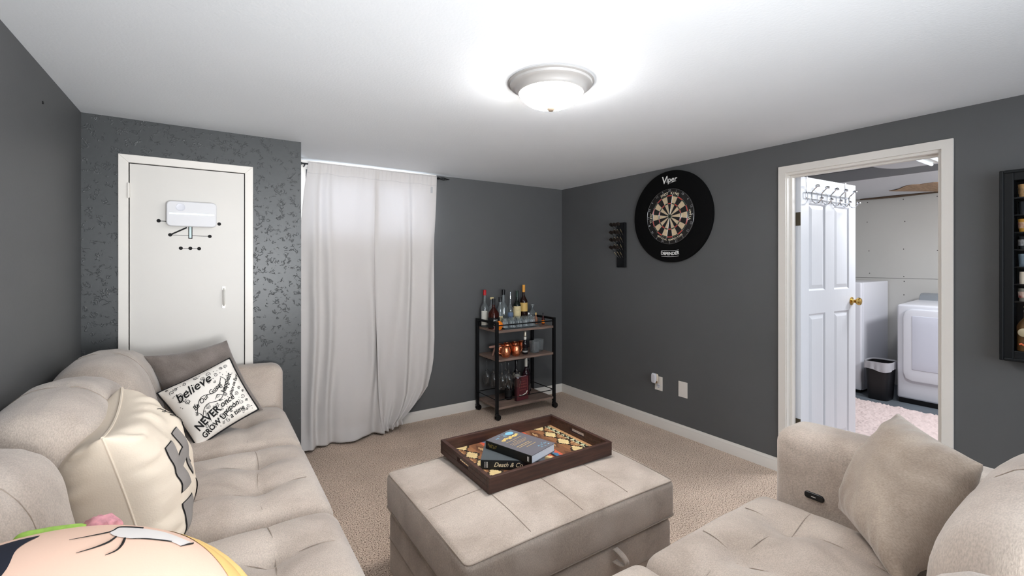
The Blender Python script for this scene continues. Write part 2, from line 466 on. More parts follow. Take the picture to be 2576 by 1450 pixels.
b = B(); b.tube([(-3.053, -0.562, 1.123), (-3.053, -0.578, 1.128), (-3.053, -0.588, 1.145), (-3.053, -0.588, 1.200), (-3.053, -0.578, 1.217), (-3.053, -0.562, 1.222)], 0.0055, 8)
b.box((-3.060, -0.566, 1.108), (-3.046, -0.562, 1.130)); b.box((-3.060, -0.566, 1.214), (-3.046, -0.562, 1.234))
b.build('pull_handle', mat('white_handle_enamel', (215, 212, 205), 0.25, metal=0.2), d)

# laundry doorway jamb and casing
b = B()
casing(b, DY1, DY0, DZ, 0.044, -0.014, 0.0, 'y')
b.box((0, DY0-0.004, 0), (0.115, DY0+0.0, DZ-0.014)); b.box((0, DY1, 0), (0.115, DY1+0.014, DZ-0.014)); b.box((0, DY1, DZ-0.014), (0.115, DY0, DZ))
b.box((0.045, DY0-0.016, 0), (0.075, DY0-0.004, DZ-0.026)); b.box((0.045, DY1+0.014, 0), (0.075, DY1+0.026, DZ-0.026)); b.box((0.045, DY1+0.014, DZ-0.026), (0.075, DY0-0.004, DZ-0.014))
struct('trim_3', b, M_white, angle=None)

# four-panel laundry door, swung open (local x along the leaf, -y is the face we see)
DOOR_ROT = math.radians(-3.2)
DOOR_LOC = (0.119, -2.262, 0.0)
W_, T_ = 0.752, 0.035
dr = struct('door_2', B().box((0, -T_+0.008, 0.012), (W_, -0.008, 1.945)), M_whitecool, angle=None)
dr.location = DOOR_LOC; dr.rotation_euler = (0, 0, DOOR_ROT)
b = B()
cols = ((0.058, 0.262), (0.432, 0.640) if False else (0.430, 0.645)); rows = ((0.14, 1.030), (1.185, 1.775))
def face_strips(b, y0, y1):
    xs = [0, 0.10, 0.315, 0.437, 0.652, W_]; zs = [0.012, 0.14, 1.030, 1.185, 1.775, 1.945]
    for i in (0, 2, 4): b.box((xs[i], y0, 0.012), (xs[i+1], y1, 1.945))
    for i in (1, 3):
        for j in (0, 2, 4): b.box((xs[i], y0, zs[j]), (xs[i+1], y1, zs[j+1]))
face_strips(b, -T_, -T_+0.008); face_strips(b, -0.008, 0)
for x0, x1 in ((0.10, 0.315), (0.437, 0.652)):
    for z0, z1 in ((0.14, 1.030), (1.185, 1.775)):
        # raised field with sloping borders
        g, h = 0.012, 0.038; ya, yb = -T_+0.008, -T_+0.001
        o = [(x0+g, ya, z0+g), (x1-g, ya, z0+g), (x1-g, ya, z1-g), (x0+g, ya, z1-g)]
        i_ = [(x0+h, yb, z0+h), (x1-h, yb, z0+h), (x1-h, yb, z1-h), (x0+h, yb, z1-h)]
        b.add(o+i_, [(0, 1, 5, 4), (1, 2, 6, 5), (2, 3, 7, 6), (3, 0, 4, 7), (4, 5, 6, 7)])
        # ogee frame
        o = [(x0, -T_, z0), (x1, -T_, z0), (x1, -T_, z1), (x0, -T_, z1)]
        i_ = [(x0+g, ya, z0+g), (x1-g, ya, z0+g), (x1-g, ya, z1-g), (x0+g, ya, z1-g)]
        b.add(o+i_, [(0, 1, 5, 4), (1, 2, 6, 5), (2, 3, 7, 6), (3, 0, 4, 7)])
b.build('door_panel', M_whitecool, dr, angle=None)
for sgn in (-1, 1):
    b = B(); y = -T_ if sgn < 0 else 0
    prof = [(0.030, 0), (0.030, 0.004), (0.014, 0.009), (0.011, 0.022), (0.016, 0.030), (0.026, 0.038), (0.028, 0.048), (0.024, 0.058), (0.012, 0.063), (0.0, 0.064)]
    Mx = Matrix.Translation((0.692, y, 1.092)) @ Matrix.Rotation(PI/2 if sgn < 0 else -PI/2, 4, 'X')
    b.lathe(prof, 20, M=Mx); b.build('door_knob', M_brass, dr)
for z in (0.255, 1.62):
    b = B(); b.box((-0.003, -T_+0.001, z), (0.0, -0.001, z+0.088)); b.tube([(-0.003, 0.002, z), (-0.003, 0.002, z+0.088)], 0.006, 8)
    b.build('hinge', M_hinge, dr, angle=None)

# laundry room shell
LX0, LX1, LY0, LY1 = 0.115, 3.30, -3.9, -1.0
M_lfloor = mat('grey_concrete', (104, 112, 120), 0.7, vary=0.2, vscale=5)
struct('floor_laundry', B().box((0, LY0, -0.1), (LX1+0.1, LY1+0.1, 0.0)), M_lfloor)
b = B().box((LX1, LY0, 0), (LX1+0.1, LY1, 2.3))
random.seed(3)
for y in (-1.62, -1.95, -2.235, -2.6):        # screw dimples down the studs
    for z in (0.8, 1.0, 1.155, 1.235, 1.52, 1.85, 2.08):
        yy = y+random.uniform(-0.012, 0.012); zz = z+random.uniform(-0.02, 0.02)
        b.lathe([(0.0055, 0), (0.0055, 0.0006)], 8, mi=1, M=Matrix.Translation((LX1, yy, zz)) @ Matrix.Rotation(-PI/2, 4, 'Y'))
b.box((LX1-0.0006, LY0, 1.195), (LX1, LY1, 1.1985), mi=1)
struct('wall_laundry_back', b, [M_drywall, mat('screw_dimple', (70, 68, 66), 0.8)], angle=None)
b = B(); b.box((LX0, LY1, 0), (LX1+0.1, LY1+0.1, 2.3)); struct('wall_laundry_far', b, M_drywall, angle=None)
b = B(); b.box((LX0, LY0-0.1, 0), (LX1+0.1, LY0, 2.3)); struct('wall_laundry_near', b, M_drywall, angle=None)
b = B()
b.box((LX0, LY0, 2.22), (LX1+0.1, LY1, 2.3), mi=1)                       # dark painted deck
b.box((LX0, LY0, 2.130), (1.50, -2.46, 2.145))                           # hanging white board with a rounded corner
b.prism([(1.50, -2.46)]+[(1.50-0.30*(1-cos(a)), -2.46+0.13*sin(a)) for a in [PI/2*i/8 for i in range(1, 9)]]+[(1.1, -2.46)], 2.130, 2.145)
b.box((1.775, LY0, 2.120), (2.49, LY1, 2.22)); b.box((2.50, LY0, 2.125), (3.27, LY1, 2.14))
struct('ceiling_laundry', b, [mat('laundry_ceiling_white', (214, 216, 220), 0.8), mat('laundry_ceiling_dark', (98, 100, 104), 0.8)], angle=None)
# torn brown ceiling paper
random.seed(11)
pts = []
for i in range(26):
    t = i/25; pts.append((2.50+0.09*noise.noise(Vector((t*9, 0, 0)))-0.10*t + 0.24*max(0, 1-t*5), -1.98-1.3*t))
for i in range(26):
    t = 1-i/25; pts.append((3.24+0.03*noise.noise(Vector((t*12, 4, 0)))-0.48*max(0, 1-t*4.5), -1.98-1.3*t))
b = B().prism(pts, 2.1155, 2.1195)
M_torn = mat('torn_brown_paper', (190, 158, 128), 0.9, vary=0.4, vscale=14, bump=0.8, bscale=30, stretch=(1, 4, 1))
prop(b.build('torn_paper', M_torn, angle=None), 'torn strip of brown ceiling paper above the dryer in the laundry', 'torn paper')
b = B()
b.tube([(3.27, -3.3, 2.115), (3.25, -2.6, 2.112), (3.27, -2.2, 2.118), (3.24, -1.9, 2.112), (3.27, -1.55, 2.116)], [0.006, 0.014, 0.009, 0.014, 0.008], 6)
struct('trim_4', b, mat('ragged_ceiling_edge', (92, 76, 62), 0.9))
# laundry light
t = thing('laundry_light', 'white tube light fixture on the laundry ceiling near the doorway', 'ceiling light', (1.0, -2.68, 2.130))
M_tube = mat('lit_tube', (235, 242, 250), 0.4, emit=(216, 232, 240), estr=1.0)
B().box((-0.02, -0.06, -0.010), (0.40, 0.06, 0.0)).build('housing', M_white, t, angle=None, bevel=0.004)
for y in (-0.038, 0.038):
    B().tube([(0.0, y, -0.021), (0.38, y, -0.021)], 0.010, 12).build('tube', M_tube, t)
light('laundry_tubes', 'AREA', (1.24, -2.68, 2.07), (0, 0, 0), 15, (0.93, 0.96, 1.0), 0.45, 0.2)
light('laundry_fill', 'AREA', (2.0, -3.6, 2.05), (math.radians(35), 0, 0), 32, (0.96, 0.97, 1.0), 0.6, 0.3)  # fill added to brighten the laundry back wall, no fixture here

# ------------------------------------------------------------------ ceiling lamp
t = thing('ceiling_light', 'round flush ceiling light with frosted glass bowl and grey rings', 'ceiling light', (-1.90, -2.20, H))
prof = [(0.0, 0.0), (0.182, 0.0), (0.184, -0.006), (0.176, -0.010), (0.174, -0.018), (0.168, -0.022), (0.158, -0.026), (0.146, -0.040), (0.142, -0.048), (0.138, -0.050), (0.134, -0.048), (0.134, -0.030), (0.0, -0.030)]
B().lathe(prof, 64).build('pan', mat('satin_grey_metal', (186, 184, 182), 0.35, metal=0.25), t)
prof = [(0.133, -0.040)]+[(0.133*cos(a)**0.85 if a < PI/2-1e-6 else 0, -0.042-0.066*sin(a)) for a in [PI/2*i/18 for i in range(1, 19)]]
B().lathe(prof, 64).build('glass_bowl', M_bowl, t)
B().lathe([(0.0, -0.100), (0.006, -0.106), (0.016, -0.109), (0.018, -0.114), (0.013, -0.121), (0.005, -0.125), (0.0, -0.126)], 24).build('finial', mat('brushed_nickel', (196, 180, 162), 0.35, metal=0.8), t)

# ------------------------------------------------------------------ curtains
def interp(tab, z):
    for (z0, a), (z1, c) in zip(tab, tab[1:]):
        if z0 <= z <= z1: return a+(c-a)*(z-z0)/(z1-z0)
    return tab[0][1] if z < tab[0][0] else tab[-1][1]
rt = thing('curtain_rod', 'thin black curtain rod with twisted finials above the white curtains', 'curtain rod', (0, 0, 0))
B().tube([(-2.56, -0.068, 2.112), (-1.462, -0.068, 2.112)], 0.006, 10).build('rod', M_black, rt)
for s, x in ((-1, -2.56), (1, -1.462)):
    b = B()
    for k in range(4):
        pts = [(x+s*0.100*q, -0.068+0.011*sin(PI*q)*cos(q*3.5+k*PI/2), 2.112+0.011*sin(PI*q)*sin(q*3.5+k*PI/2)) for q in [i/10 for i in range(11)]]
        b.tube(pts, 0.0024, 6)
    b.ball((x+s*0.104, -0.068, 2.112), 0.006, 10); b.lathe([(0.010, 0), (0.010, 0.012)], 12, M=Matrix.Translation((x-s*0.006, -0.068, 2.112)) @ Matrix.Rotation(s*PI/2, 4, 'Y'))
    b.build('finial', M_black, rt)
for x in (-2.535, -1.475):
    B().tube([(x, 0, 2.10), (x, -0.05, 2.10), (x, -0.068, 2.106)], 0.005, 8).build('bracket', M_black, rt)

def curtain(name, label, xl, xr, folds, seed, hemL, extra=None, yo=0.0):
    def fn(u, v):
        z = 2.128*(1-v)
        x0 = interp(xl, z); x1 = interp(xr, z); x = x0+(x1-x0)*u
        low = (1-z/2.12)
        amp = 0.014+0.019*min(1, low*1.6)
        ph = noise.noise(Vector((u*2.5, v*1.5, seed)))*1.1
        wv = 0.62*sin((u*folds+ph)*2*PI)+0.16*sin((u*folds*2.3+seed+ph*1.3)*2*PI)*(0.3+0.7*low)
        k_ = exp(-max(0, 2.095-z)/0.045)
        wv = wv*(1-0.85*k_)+0.22*k_*sin(u*88+seed)
        y = -0.072-0.020*low-amp*wv-0.035*low**3-0.0075*k_+yo
        hem = 0.022+0.010*sin(u*9+seed)+hemL(u)
        z = max(z, 0.008) if z > 0.12 else 0.008+(z/0.12)*(0.112)
        if z < 0.12: y -= 0.05*(1-z/0.12)**1.5*(0.6+0.5*sin(u*11+seed)); z += hem*(1-z/0.12)*0.6
        if extra: x, y, z = extra(u, v, x, y, z)
        return (x, min(y, -0.018), z)
    b = B().grid(fn, 150, 150)
    o = b.build(name, M_curtain, None, angle=None)
    o.data.shade_smooth()
    sm = o.modifiers.new('thickness', 'SOLIDIFY'); sm.thickness = 0.0012
    prop(o, label, 'curtain')
    B().tube([Vector(fn(i/150, (2.128-2.045+0.004*sin(i*0.11))/2.128))+Vector((0, -0.0016, 0)) for i in range(151)], 0.0011, 4).build('header_seam', mat('curtain_stitching', (196, 194, 194), 0.9), o)
    if seed > 3: B().grid(lambda a, c: tuple(Vector(fn(0.90+0.035*a, (2.128-2.03+0.055*c)/2.128))+Vector((0, -0.003, 0))), 3, 3).build('care_tag', mat('grey_fabric_tag', (188, 188, 190), 0.9), o)
    return o
def exL(u, v, x, y, z):
    if z < 0.25: y -= 0.05*(1-z/0.25)*max(0, 0.35-u)/0.35
    return x, y, z
curtain('curtain', 'left white curtain panel hanging beside the textured corner', [(0, -2.60), (0.3, -2.605), (1.2, -2.60), (1.9, -2.545), (2.12, -2.515)],
        [(0, -1.965), (0.3, -1.98), (1.2, -1.99), (2.12, -1.985)], 3.2, 1.3, lambda u: 0.0, exL, yo=-0.010)
def exR(u, v, x, y, z):
    k = max(0, 1-z/0.5)
    if z < 0.5:      # lower right corner swept up towards the gathered point
        z += 0.10*max(0, u-0.35)**1.3*k*1.2
        y -= 0.02*k*sin(u*30)
    return x, y, z
curtain('curtain', 'right white curtain panel with its lower corner swept to the left', [(0, -1.985), (0.3, -2.005), (1.2, -2.02), (2.12, -2.025)],
        [(0, -1.80), (0.04, -1.80), (0.09, -1.727), (0.176, -1.639), (0.284, -1.567), (0.433, -1.530), (0.551, -1.512), (0.72, -1.501), (1.58, -1.50), (2.12, -1.478)], 2.6, 5.1, lambda u: 0.0, exR)

# ------------------------------------------------------------------ closet door: decal and the white controller box
YD = -0.562
t = thing('door_decal', 'black dots and fine lines drawn on the flat closet door', 'decal', (0, 0, 0))
def dot(b, x, z, r=0.0095): b.lathe([(r, 0), (r, 0.0012)], 20, M=Matrix.Translation((x, YD, z)) @ Matrix.Rotation(PI/2, 4, 'X'))
def bar(b, x0, z0, x1, z1, w):
    dx, dz = x1-x0, z1-z0; l = math.hypot(dx, dz); nx, nz = -dz/l*w/2, dx/l*w/2; y0, y1 = YD-0.0008, YD
    v = [(x0+nx, z0+nz), (x1+nx, z1+nz), (x1-nx, z1-nz), (x0-nx, z0-nz)]
    b.add([(x, y0, z) for x, z in v]+[(x, y1, z) for x, z in v], [(0, 1, 2, 3), (7, 6, 5, 4), (0, 4, 5, 1), (1, 5, 6, 2), (2, 6, 7, 3), (3, 7, 4, 0)])
for x, z in ((-3.357, 1.607), (-3.076, 1.602), (-3.306, 1.531), (-3.122, 1.528), (-3.258, 1.457), (-3.214, 1.457), (-3.173, 1.456)): b = B(); dot(b, x, z); b.build('dot', M_ink, t)
b = B(); bar(b, -3.357, 1.606, -3.30, 1.605, 0.003); bar(b, -3.306, 1.531, -3.122, 1.528, 0.0022); bar(b, -3.258, 1.457, -3.173, 1.456, 0.0025); bar(b, -3.306, 1.531, -3.23, 1.575, 0.008)
b.build('line', M_ink, t)
b = B(); bar(b, -3.214, 1.60, -3.214, 1.512, 0.019); b.build('tube_outline', M_ink, t)
b = B()
M2 = mat('pale_blue_print', (208, 226, 226), 0.5)
b.box((-3.2195, YD-0.0016, 1.516), (-3.2085, YD-0.0008, 1.60)); b.build('tube_fill', M2, t)
t = thing('wall_controller', 'white rounded controller box with a lit strip on the closet door', 'controller', (-3.205, -0.562, 1.648))
M_ctrl = mat('white_plastic', (212, 212, 219), 0.35)
pts = []
for sx, sy, a0 in ((1, 1, 0), (-1, 1, PI/2), (-1, -1, PI), (1, -1, 1.5*PI)):
    for i in range(7): g = a0+PI/2*i/6; pts.append((sx*(0.116-0.022)+0.022*cos(g), sy*(0.070-0.022)+0.022*sin(g)))
B().prism(pts, 0.016, 0.0442, M=Matrix.Rotation(PI/2, 4, 'X')).build('case', mat('controller_plastic', (216, 215, 217), 0.4), t, angle=30, bevel=0.005)
B().box((-0.100, -0.018, -0.056), (0.100, 0.0, 0.056)).build('mount', mat('grey_plastic', (150, 150, 150), 0.5), t, angle=None, bevel=0.004)
B().box((-0.102, -0.0450, -0.003), (0.104, -0.0436, 0.0035)).build('light_strip', mat('lit_strip', (240, 252, 255), 0.4, emit=(215, 245, 255), estr=2.5), t, angle=None, bevel=0.001)
B().lathe([(0.0, 0), (0.018, 0), (0.0205, 0.0012), (0.0215, 0.0028), (0.0, 0.0028)][::-1] if False else [(0.0215, 0), (0.0205, 0.0022), (0.017, 0.0012), (0.0, 0.0026)], 28, M=Matrix.Translation((-0.052, -0.0441, 0.036)) @ Matrix.Rotation(PI/2, 4, 'X')).build('button', M_ctrl, t)

# small screw anchor in the left wall
prop(B().lathe([(0.006, 0), (0.006, 0.003), (0.002, 0.004)], 12, M=Matrix.Translation((XL, -1.196, 2.013)) @ Matrix.Rotation(PI/2, 4, 'Y')).build('wall_anchor', M_blackp),
     'small dark screw anchor high on the left wall', 'wall anchor')

# ------------------------------------------------------------------ outlet plates
t = thing('outlet', 'white wall outlet with the air freshener plugged in', 'outlet', (0, -1.256, 0.366))
B().box((-0.005, -0.038, -0.058), (0, 0.038, 0.058)).build('plate', M_white, t, angle=None, bevel=0.002)
b = B(); b.lathe([(0.017, 0), (0.017, 0.0015)], 20, M=Matrix.Translation((-0.005, 0, -0.021)) @ Matrix.Rotation(-PI/2, 4, 'Y'))
b.build('socket', M_ctrl, t)
b = B(); b.box((-0.0075, -0.007, -0.022), (-0.0064, -0.005, -0.012)); b.box((-0.0075, 0.005, -0.022), (-0.0064, 0.007, -0.012)); b.ball((-0.0064, 0, -0.031), 0.0028, 8)
b.build('socket_slots', M_ink, t)
t = thing('air_freshener', 'white oval plug-in air freshener on the wall outlet', 'air freshener', (-0.005, -1.240, 0.408))
B().rbox((-0.040, 0, 0.004), (0.022, 0.050, 0.084), 0.0108, (8, 10, 12), disp=lambda p, n: Vector((p.x, p.y*(1-0.35*(abs(p.z)/0.042)**3), p.z))).build('front_cover', M_ctrl, t)
B().rbox((-0.0165, -0.001, 0), (0.026, 0.050, 0.078), 0.012, (8, 10, 12), disp=lambda p, n: Vector((p.x, p.y*(1-0.3*(abs(p.z)/0.039)**3), p.z))).build('plug_body', mat('warm_white_plastic', (222, 208, 190), 0.4), t)
B().rbox((-0.030, -0.016, -0.026), (0.018, 0.016, 0.020), 0.006, 8).build('oil_bulb', mat('amber_oil', (120, 88, 52), 0.2), t)
t = thing('blank_wall_plate', 'blank white wall plate right of the outlet', 'wall plate', (0, -1.489, 0.368))
B().box((-0.005, -0.041, -0.062), (0, 0.041, 0.062)).build('plate', M_white, t, angle=None, bevel=0.003)
for z in (0.048, -0.048): B().lathe([(0.0028, 0), (0.0028, 0.001)], 10, M=Matrix.Translation((-0.005, 0, z)) @ Matrix.Rotation(-PI/2, 4, 'Y')).build('screw', M_ctrl, t)

# ------------------------------------------------------------------ dartboard and its surround  (local: x right as seen = -Y, y up, z out of the wall = -X)
DC = Vector((-0.001, -1.388, 1.748))
RX = Matrix(((0, 0, -1, 0), (-1, 0, 0, 0), (0, 1, 0, 0), (0, 0, 0, 1)))
def onwall(t): t.matrix_world = Matrix.Translation(DC) @ RX
t = thing('dartboard_surround', 'black round foam surround ring framing the dartboard', 'dartboard surround'); onwall(t)
R0, R1 = 0.2275, 0.371
prof = [(R0, 0), (R0, 0.026), (R0+0.004, 0.030), (R1-0.008, 0.030), (R1-0.002, 0.027), (R1, 0.020), (R1, 0.0), (R0, 0)]
b = B(); n = 96
vs = [(r*cos(2*PI*i/n), r*sin(2*PI*i/n), z) for r, z in prof for i in range(n)]
fs = [(j*n+i, j*n+(i+1) % n, (j+1)*n+(i+1) % n, (j+1)*n+i) for j in range(len(prof)-1) for i in range(n)]
b.add(vs, fs); b.f = [tuple(reversed(f)) for f in b.f]
b.build('ring', mat('black_foam', (8, 8, 9), 0.9, bump=0.1, bscale=200, spec=0.15), t)
b = B()
put_text(b, 'V', 0.085, lambda x, y: (x-0.055, y+0.296, 0.0308), shear=0.12, bold=0.0016)
put_text(b, 'iper', 0.062, lambda x, y: (x+0.016, y+0.296, 0.0308), shear=0.12, bold=0.0010)
b.tube([(-0.005, 0.268, 0.0306), (0.06, 0.279, 0.0306)], 0.0012, 4)
b.build('brand_lettering', M_lettering, t)
b = B()
put_text(b, 'DEFENDER', 0.036, lambda x, y: (x, y-0.302+0.9*x*x, 0.0308), bold=0.0011)
for dz in (0.024, -0.024):
    pts = [(-0.082+0.164*q, -0.302+dz+0.9*(-0.082+0.164*q)**2, 0.0306) for q in [i/12 for i in range(13)]]
    b.tube(pts, 0.0017, 4)
b.build('name_lettering', M_lettering, t)

t = thing('dartboard', 'bristle dartboard with cream and black segments inside the black surround', 'dartboard'); onwall(t)
M_dk = mat('black_sisal', (22, 20, 20), 0.8); M_cr = mat('cream_sisal', (222, 200, 166), 0.9, vary=0.25, vscale=120)
M_rd = mat('red_sisal', (196, 60, 44), 0.8); M_gn = mat('green_sisal', (44, 58, 40), 0.8); M_wire = mat('spider_wire', (176, 178, 180), 0.3, metal=0.8)
def annulus(b, r0, r1, a0, a1, z, mi, k=4):
    for i in range(k):
        p, q = a0+(a1-a0)*i/k, a0+(a1-a0)*(i+1)/k
        b.poly([(r0*cos(p), r0*sin(p), z), (r1*cos(p), r1*sin(p), z), (r1*cos(q), r1*sin(q), z), (r0*cos(q), r0*sin(q), z)], mi)
b = B().lathe([(0.2255, 0.0), (0.2255, 0.030), (0.222, 0.032), (0.0, 0.032)], 80, mi=0)
for s in range(20):
    a0 = PI/2+2*PI*(s-0.5)/20; a1 = a0+2*PI/20
    dk = s % 2 == 0
    for r0, r1, mi in ((0.017, 0.099, 0 if dk else 1), (0.099, 0.108, 2 if dk else 3), (0.108, 0.162, 0 if dk else 1), (0.162, 0.171, 2 if dk else 3)):
        annulus(b, r0, r1, a0, a1, 0.0325, mi)
annulus(b, 0.0, 0.017, 0, 2*PI, 0.0326, 3, 20); annulus(b, 0.0, 0.0075, 0, 2*PI, 0.0328, 0, 16)
b.build('board', [M_dk, M_cr, M_rd, M_gn], t)
b = B()
for r in (0.0165, 0.099, 0.108, 0.162, 0.171): b.tube([(r*cos(2*PI*i/60), r*sin(2*PI*i/60), 0.0335) for i in range(60)], 0.0007, 4, closed=True)
for s in range(20):
    a = PI/2+2*PI*(s-0.5)/20; b.tube([(0.0165*cos(a), 0.0165*sin(a), 0.0335), (0.180*cos(a), 0.180*sin(a), 0.0335)], 0.0006, 4)
b.build('spider_wire', M_wire, t)
b = B()
for r in (0.1975, 0.2225): b.tube([(r*cos(2*PI*i/60), r*sin(2*PI*i/60), 0.0355) for i in range(60)], 0.0007, 4, closed=True) if r > 0.2 else None
for s, nn in enumerate((20, 5, 12, 9, 14, 11, 8, 16, 7, 19, 3, 17, 2, 15, 10, 6, 13, 4, 18, 1)):
    a = PI/2+2*PI*s/20
    put_text(b, str(nn), 0.026, lambda x, y: (0.2075*cos(a)+x*sin(a)+y*cos(a), 0.2075*sin(a)-x*cos(a)+y*sin(a), 0.0352))
b.build('number_ring', M_wire, t)
M_crm = mat('cream_print', (226, 214, 190), 0.6)
def arc_text(b, s, size, r, a0, flip=False, bold=0.0, adv=0.72):
    tot = (len(s)-1)*size*adv
    for i, ch in enumerate(s):
        if ch == ' ': continue
        off = (-tot/2+i*size*adv)/r
        if not flip:
            a = a0-off; put_text(b, ch, size, lambda x, y: (r*cos(a)+x*sin(a)+y*cos(a), r*sin(a)-x*cos(a)+y*sin(a), 0.0345), bold=bold)
        else:
            a = a0+off; put_text(b, ch, size, lambda x, y: (r*cos(a)-x*sin(a)-y*cos(a), r*sin(a)+x*cos(a)-y*sin(a), 0.0345), bold=bold)
b = B(); arc_text(b, 'SHOT     ', 0.028, 0.186, PI/2, bold=0.0008); b.build('top_lettering', M_crm, t)
b = B(); arc_text(b, '     KING', 0.028, 0.186, PI/2, bold=0.0008); b.build('top_lettering', M_crm, t)
b = B(); arc_text(b, 'OFFICIAL COMPETITION', 0.0185, 0.189, -PI/2, flip=True, bold=0.0006, adv=0.68); b.build('bottom_lettering', M_crm, t)
b = B(); arc_text(b, 'Viper', 0.028, 0.188, PI, flip=False, bold=0.0008, adv=0.6); b.build('side_lettering', M_crm, t)
b = B(); arc_text(b, 'Viper', 0.028, 0.188, 0, flip=True, bold=0.0008, adv=0.6); b.build('side_lettering', M_crm, t)

# ------------------------------------------------------------------ dart rack with twelve darts
t = thing('dart_rack', 'black wall rack holding darts left of the dartboard', 'dart rack', (0, -0.852, 1.331))
b = B(); b.box((-0.020, -0.052, 0), (0, 0.052, 0.405)); b.build('back_board', M_black, t, angle=None, bevel=0.004)
b = B(); b.box((-0.028, -0.052, 0.0), (-0.020, -0.040, 0.405)); b.build('side_strip', M_black, t, angle=None, bevel=0.002)
M_flight = mat('dark_dart_flight', (30, 22, 18), 0.5); M_shaft = mat('black_dart_shaft', (22, 22, 24), 0.4, metal=0.4); M_barrel = mat('brass_dart_barrel', (150, 138, 112), 0.35, metal=0.8)
darts = []
def make_dart():
    # local origin where the point enters the rack, local z along the dart
    o = thing('dart', '', 'dart', group='darts in the black rack')
    B().tube([(0, 0, -0.010), (0, 0, 0.020)], [0.0006, 0.0012], 6).build('point', M_chrome, o)
    B().tube([(0, 0, 0.020), (0, 0, 0.026), (0, 0, 0.056), (0, 0, 0.060)], [0.0018, 0.0034, 0.0034, 0.002], 8).build('barrel', M_barrel, o)
    B().tube([(0, 0, 0.060), (0, 0, 0.108)], 0.0020, 6).build('shaft', M_shaft, o)
    b = B()
    for k in range(4):
        a = PI/2*k+0.5; prof = [(0.001, 0.090), (0.016, 0.100), (0.0185, 0.116), (0.013, 0.128), (0.001, 0.130)]
        m = [(r*cos(a), r*sin(a), z) for r, z in prof]; q = [(x-0.0006*sin(a), y+0.0006*cos(a), z) for x, y, z in m]; nn = len(m)
        b.add(m+q, [tuple(range(nn)), tuple(range(2*nn-1, nn-1, -1))]+[(i, (i+1) % nn, nn+(i+1) % nn, nn+i) for i in range(nn)])
    b.build('flight', M_flight, o, angle=None)
    return o
def copy_tree(o):
    c = o.copy(); COL.objects.link(c)
    for ch in list(o.children):
        k = ch.copy(); COL.objects.link(k); k.parent = c
        for g in list(ch.children):
            q = g.copy(); COL.objects.link(q); q.parent = k
    return c
dart0 = make_dart()
rown = ('top', 'second', 'third', 'bottom'); coln = ('leftmost', 'middle', 'rightmost')
for r in range(4):
    for c in range(3):
        o = dart0 if (r, c) == (0, 0) else copy_tree(dart0)
        o['label'] = 'dark flighted dart, %s of the %s row in the black rack' % (coln[c], rown[r])
        o.location = (-0.026, -0.822-0.029*c, 1.630-0.068*r)
        dirn = Vector((-0.62-0.05*((r*3+c) % 2), 0.10*(1-c)+0.04, 0.78)).normalized()
        o.rotation_mode = 'QUATERNION'; o.rotation_quaternion = dirn.to_track_quat('Z', 'Y')

# ------------------------------------------------------------------ display case of shot glasses (right edge)
t = thing('display_case', 'black framed glass display case of shot glasses on the right wall', 'display case', (0, -3.229, 0.93))
WC, HC, DP = 0.56, 0.865, 0.075
b = B(); b.box((-0.006, -WC, 0), (0, 0, HC)); b.build('back_panel', M_black, t, angle=None)
b = B()
for lo, hi in (((-DP, -0.045, 0), (0, 0, HC)), ((-DP, -WC, 0), (0, -WC+0.045, HC)), ((-DP, -WC+0.045, 0), (0, -0.045, 0.045)), ((-DP, -WC+0.045, HC-0.045), (0, -0.045, HC))): b.box(lo, hi)
b.box((-DP-0.006, -0.014, -0.004), (-DP, 0.0, HC+0.004)); b.box((-DP-0.006, -WC, HC-0.010), (-DP, -0.014, HC+0.004)); b.box((-DP-0.006, -WC, -0.004), (-DP, -0.014, 0.010))
b.build('frame', mat('black_lacquer', (10, 13, 16), 0.45, spec=0.3), t, angle=None, bevel=0.006)
for k in range(7):
    z = HC-0.045-0.079*(k+1)
    B().box((-DP+0.012, -WC+0.045, z-0.003), (-0.006, -0.045, z+0.003)).build('shelf', M_blackp, t, angle=None)
def shot(loc, label, m, band, k):
    o = thing('shot_glass', label, 'shot glass', loc, group='shot glasses in the display case')
    prof = [(0.0, 0.004), (0.0165, 0.0), (0.0170, 0.004), (0.0205, 0.058), (0.0190, 0.058), (0.0155, 0.012), (0.0, 0.010)] if k else [(0.0, 0.0), (0.016, 0.0), (0.017, 0.03), (0.016, 0.055), (0.014, 0.055), (0.013, 0.01), (0, 0.01)]
    B().lathe(prof, 20).build('glass', m, o)
    if band: B().lathe([(0.0192, 0.016), (0.0206, 0.044)], 20).build('printed_band', band, o)
cz = 0.93+HC-0.045
Mt = mat('tan_ceramic', (190, 150, 100), 0.5, vary=0.4, vscale=40); Mdk = mat('dark_shot_glass', (38, 42, 46), 0.2)
sh = [('tan ceramic shot glass on the top shelf of the display case', Mt, mat('black_tan_print', (40, 30, 24), 0.5, vary=0.8, vscale=60, col2=(200, 160, 110)), 1),
      ('dark grey shot glass on the second display shelf', Mdk, None, 1),
      ('red and gold shot glass on the third display shelf', mat('gold_glaze', (188, 140, 54), 0.35), mat('red_print', (150, 46, 34), 0.4, vary=0.6, vscale=60, col2=(220, 200, 170)), 1),
      ('black shot glass with white scroll on the fourth display shelf', Mdk, mat('scroll_print', (30, 30, 32), 0.4, vary=1, vscale=70, col2=(190, 190, 190)), 1),
      ('clear cut crystal shot glass on the fifth display shelf', mat('smoked_crystal', (170, 190, 205), 0.1, trans=0.7), None, 1),
      ('tall pale ribbed shot glass on the sixth display shelf', mat('pale_glass', (214, 204, 186), 0.2), None, 0),
      ('clear shot glass with red and white badge on the seventh display shelf', mat('grey_clear_glass', (150, 148, 140), 0.1, trans=0.4), mat('badge_print', (226, 220, 204), 0.4, vary=0.8, vscale=50, col2=(140, 50, 44)), 1)]
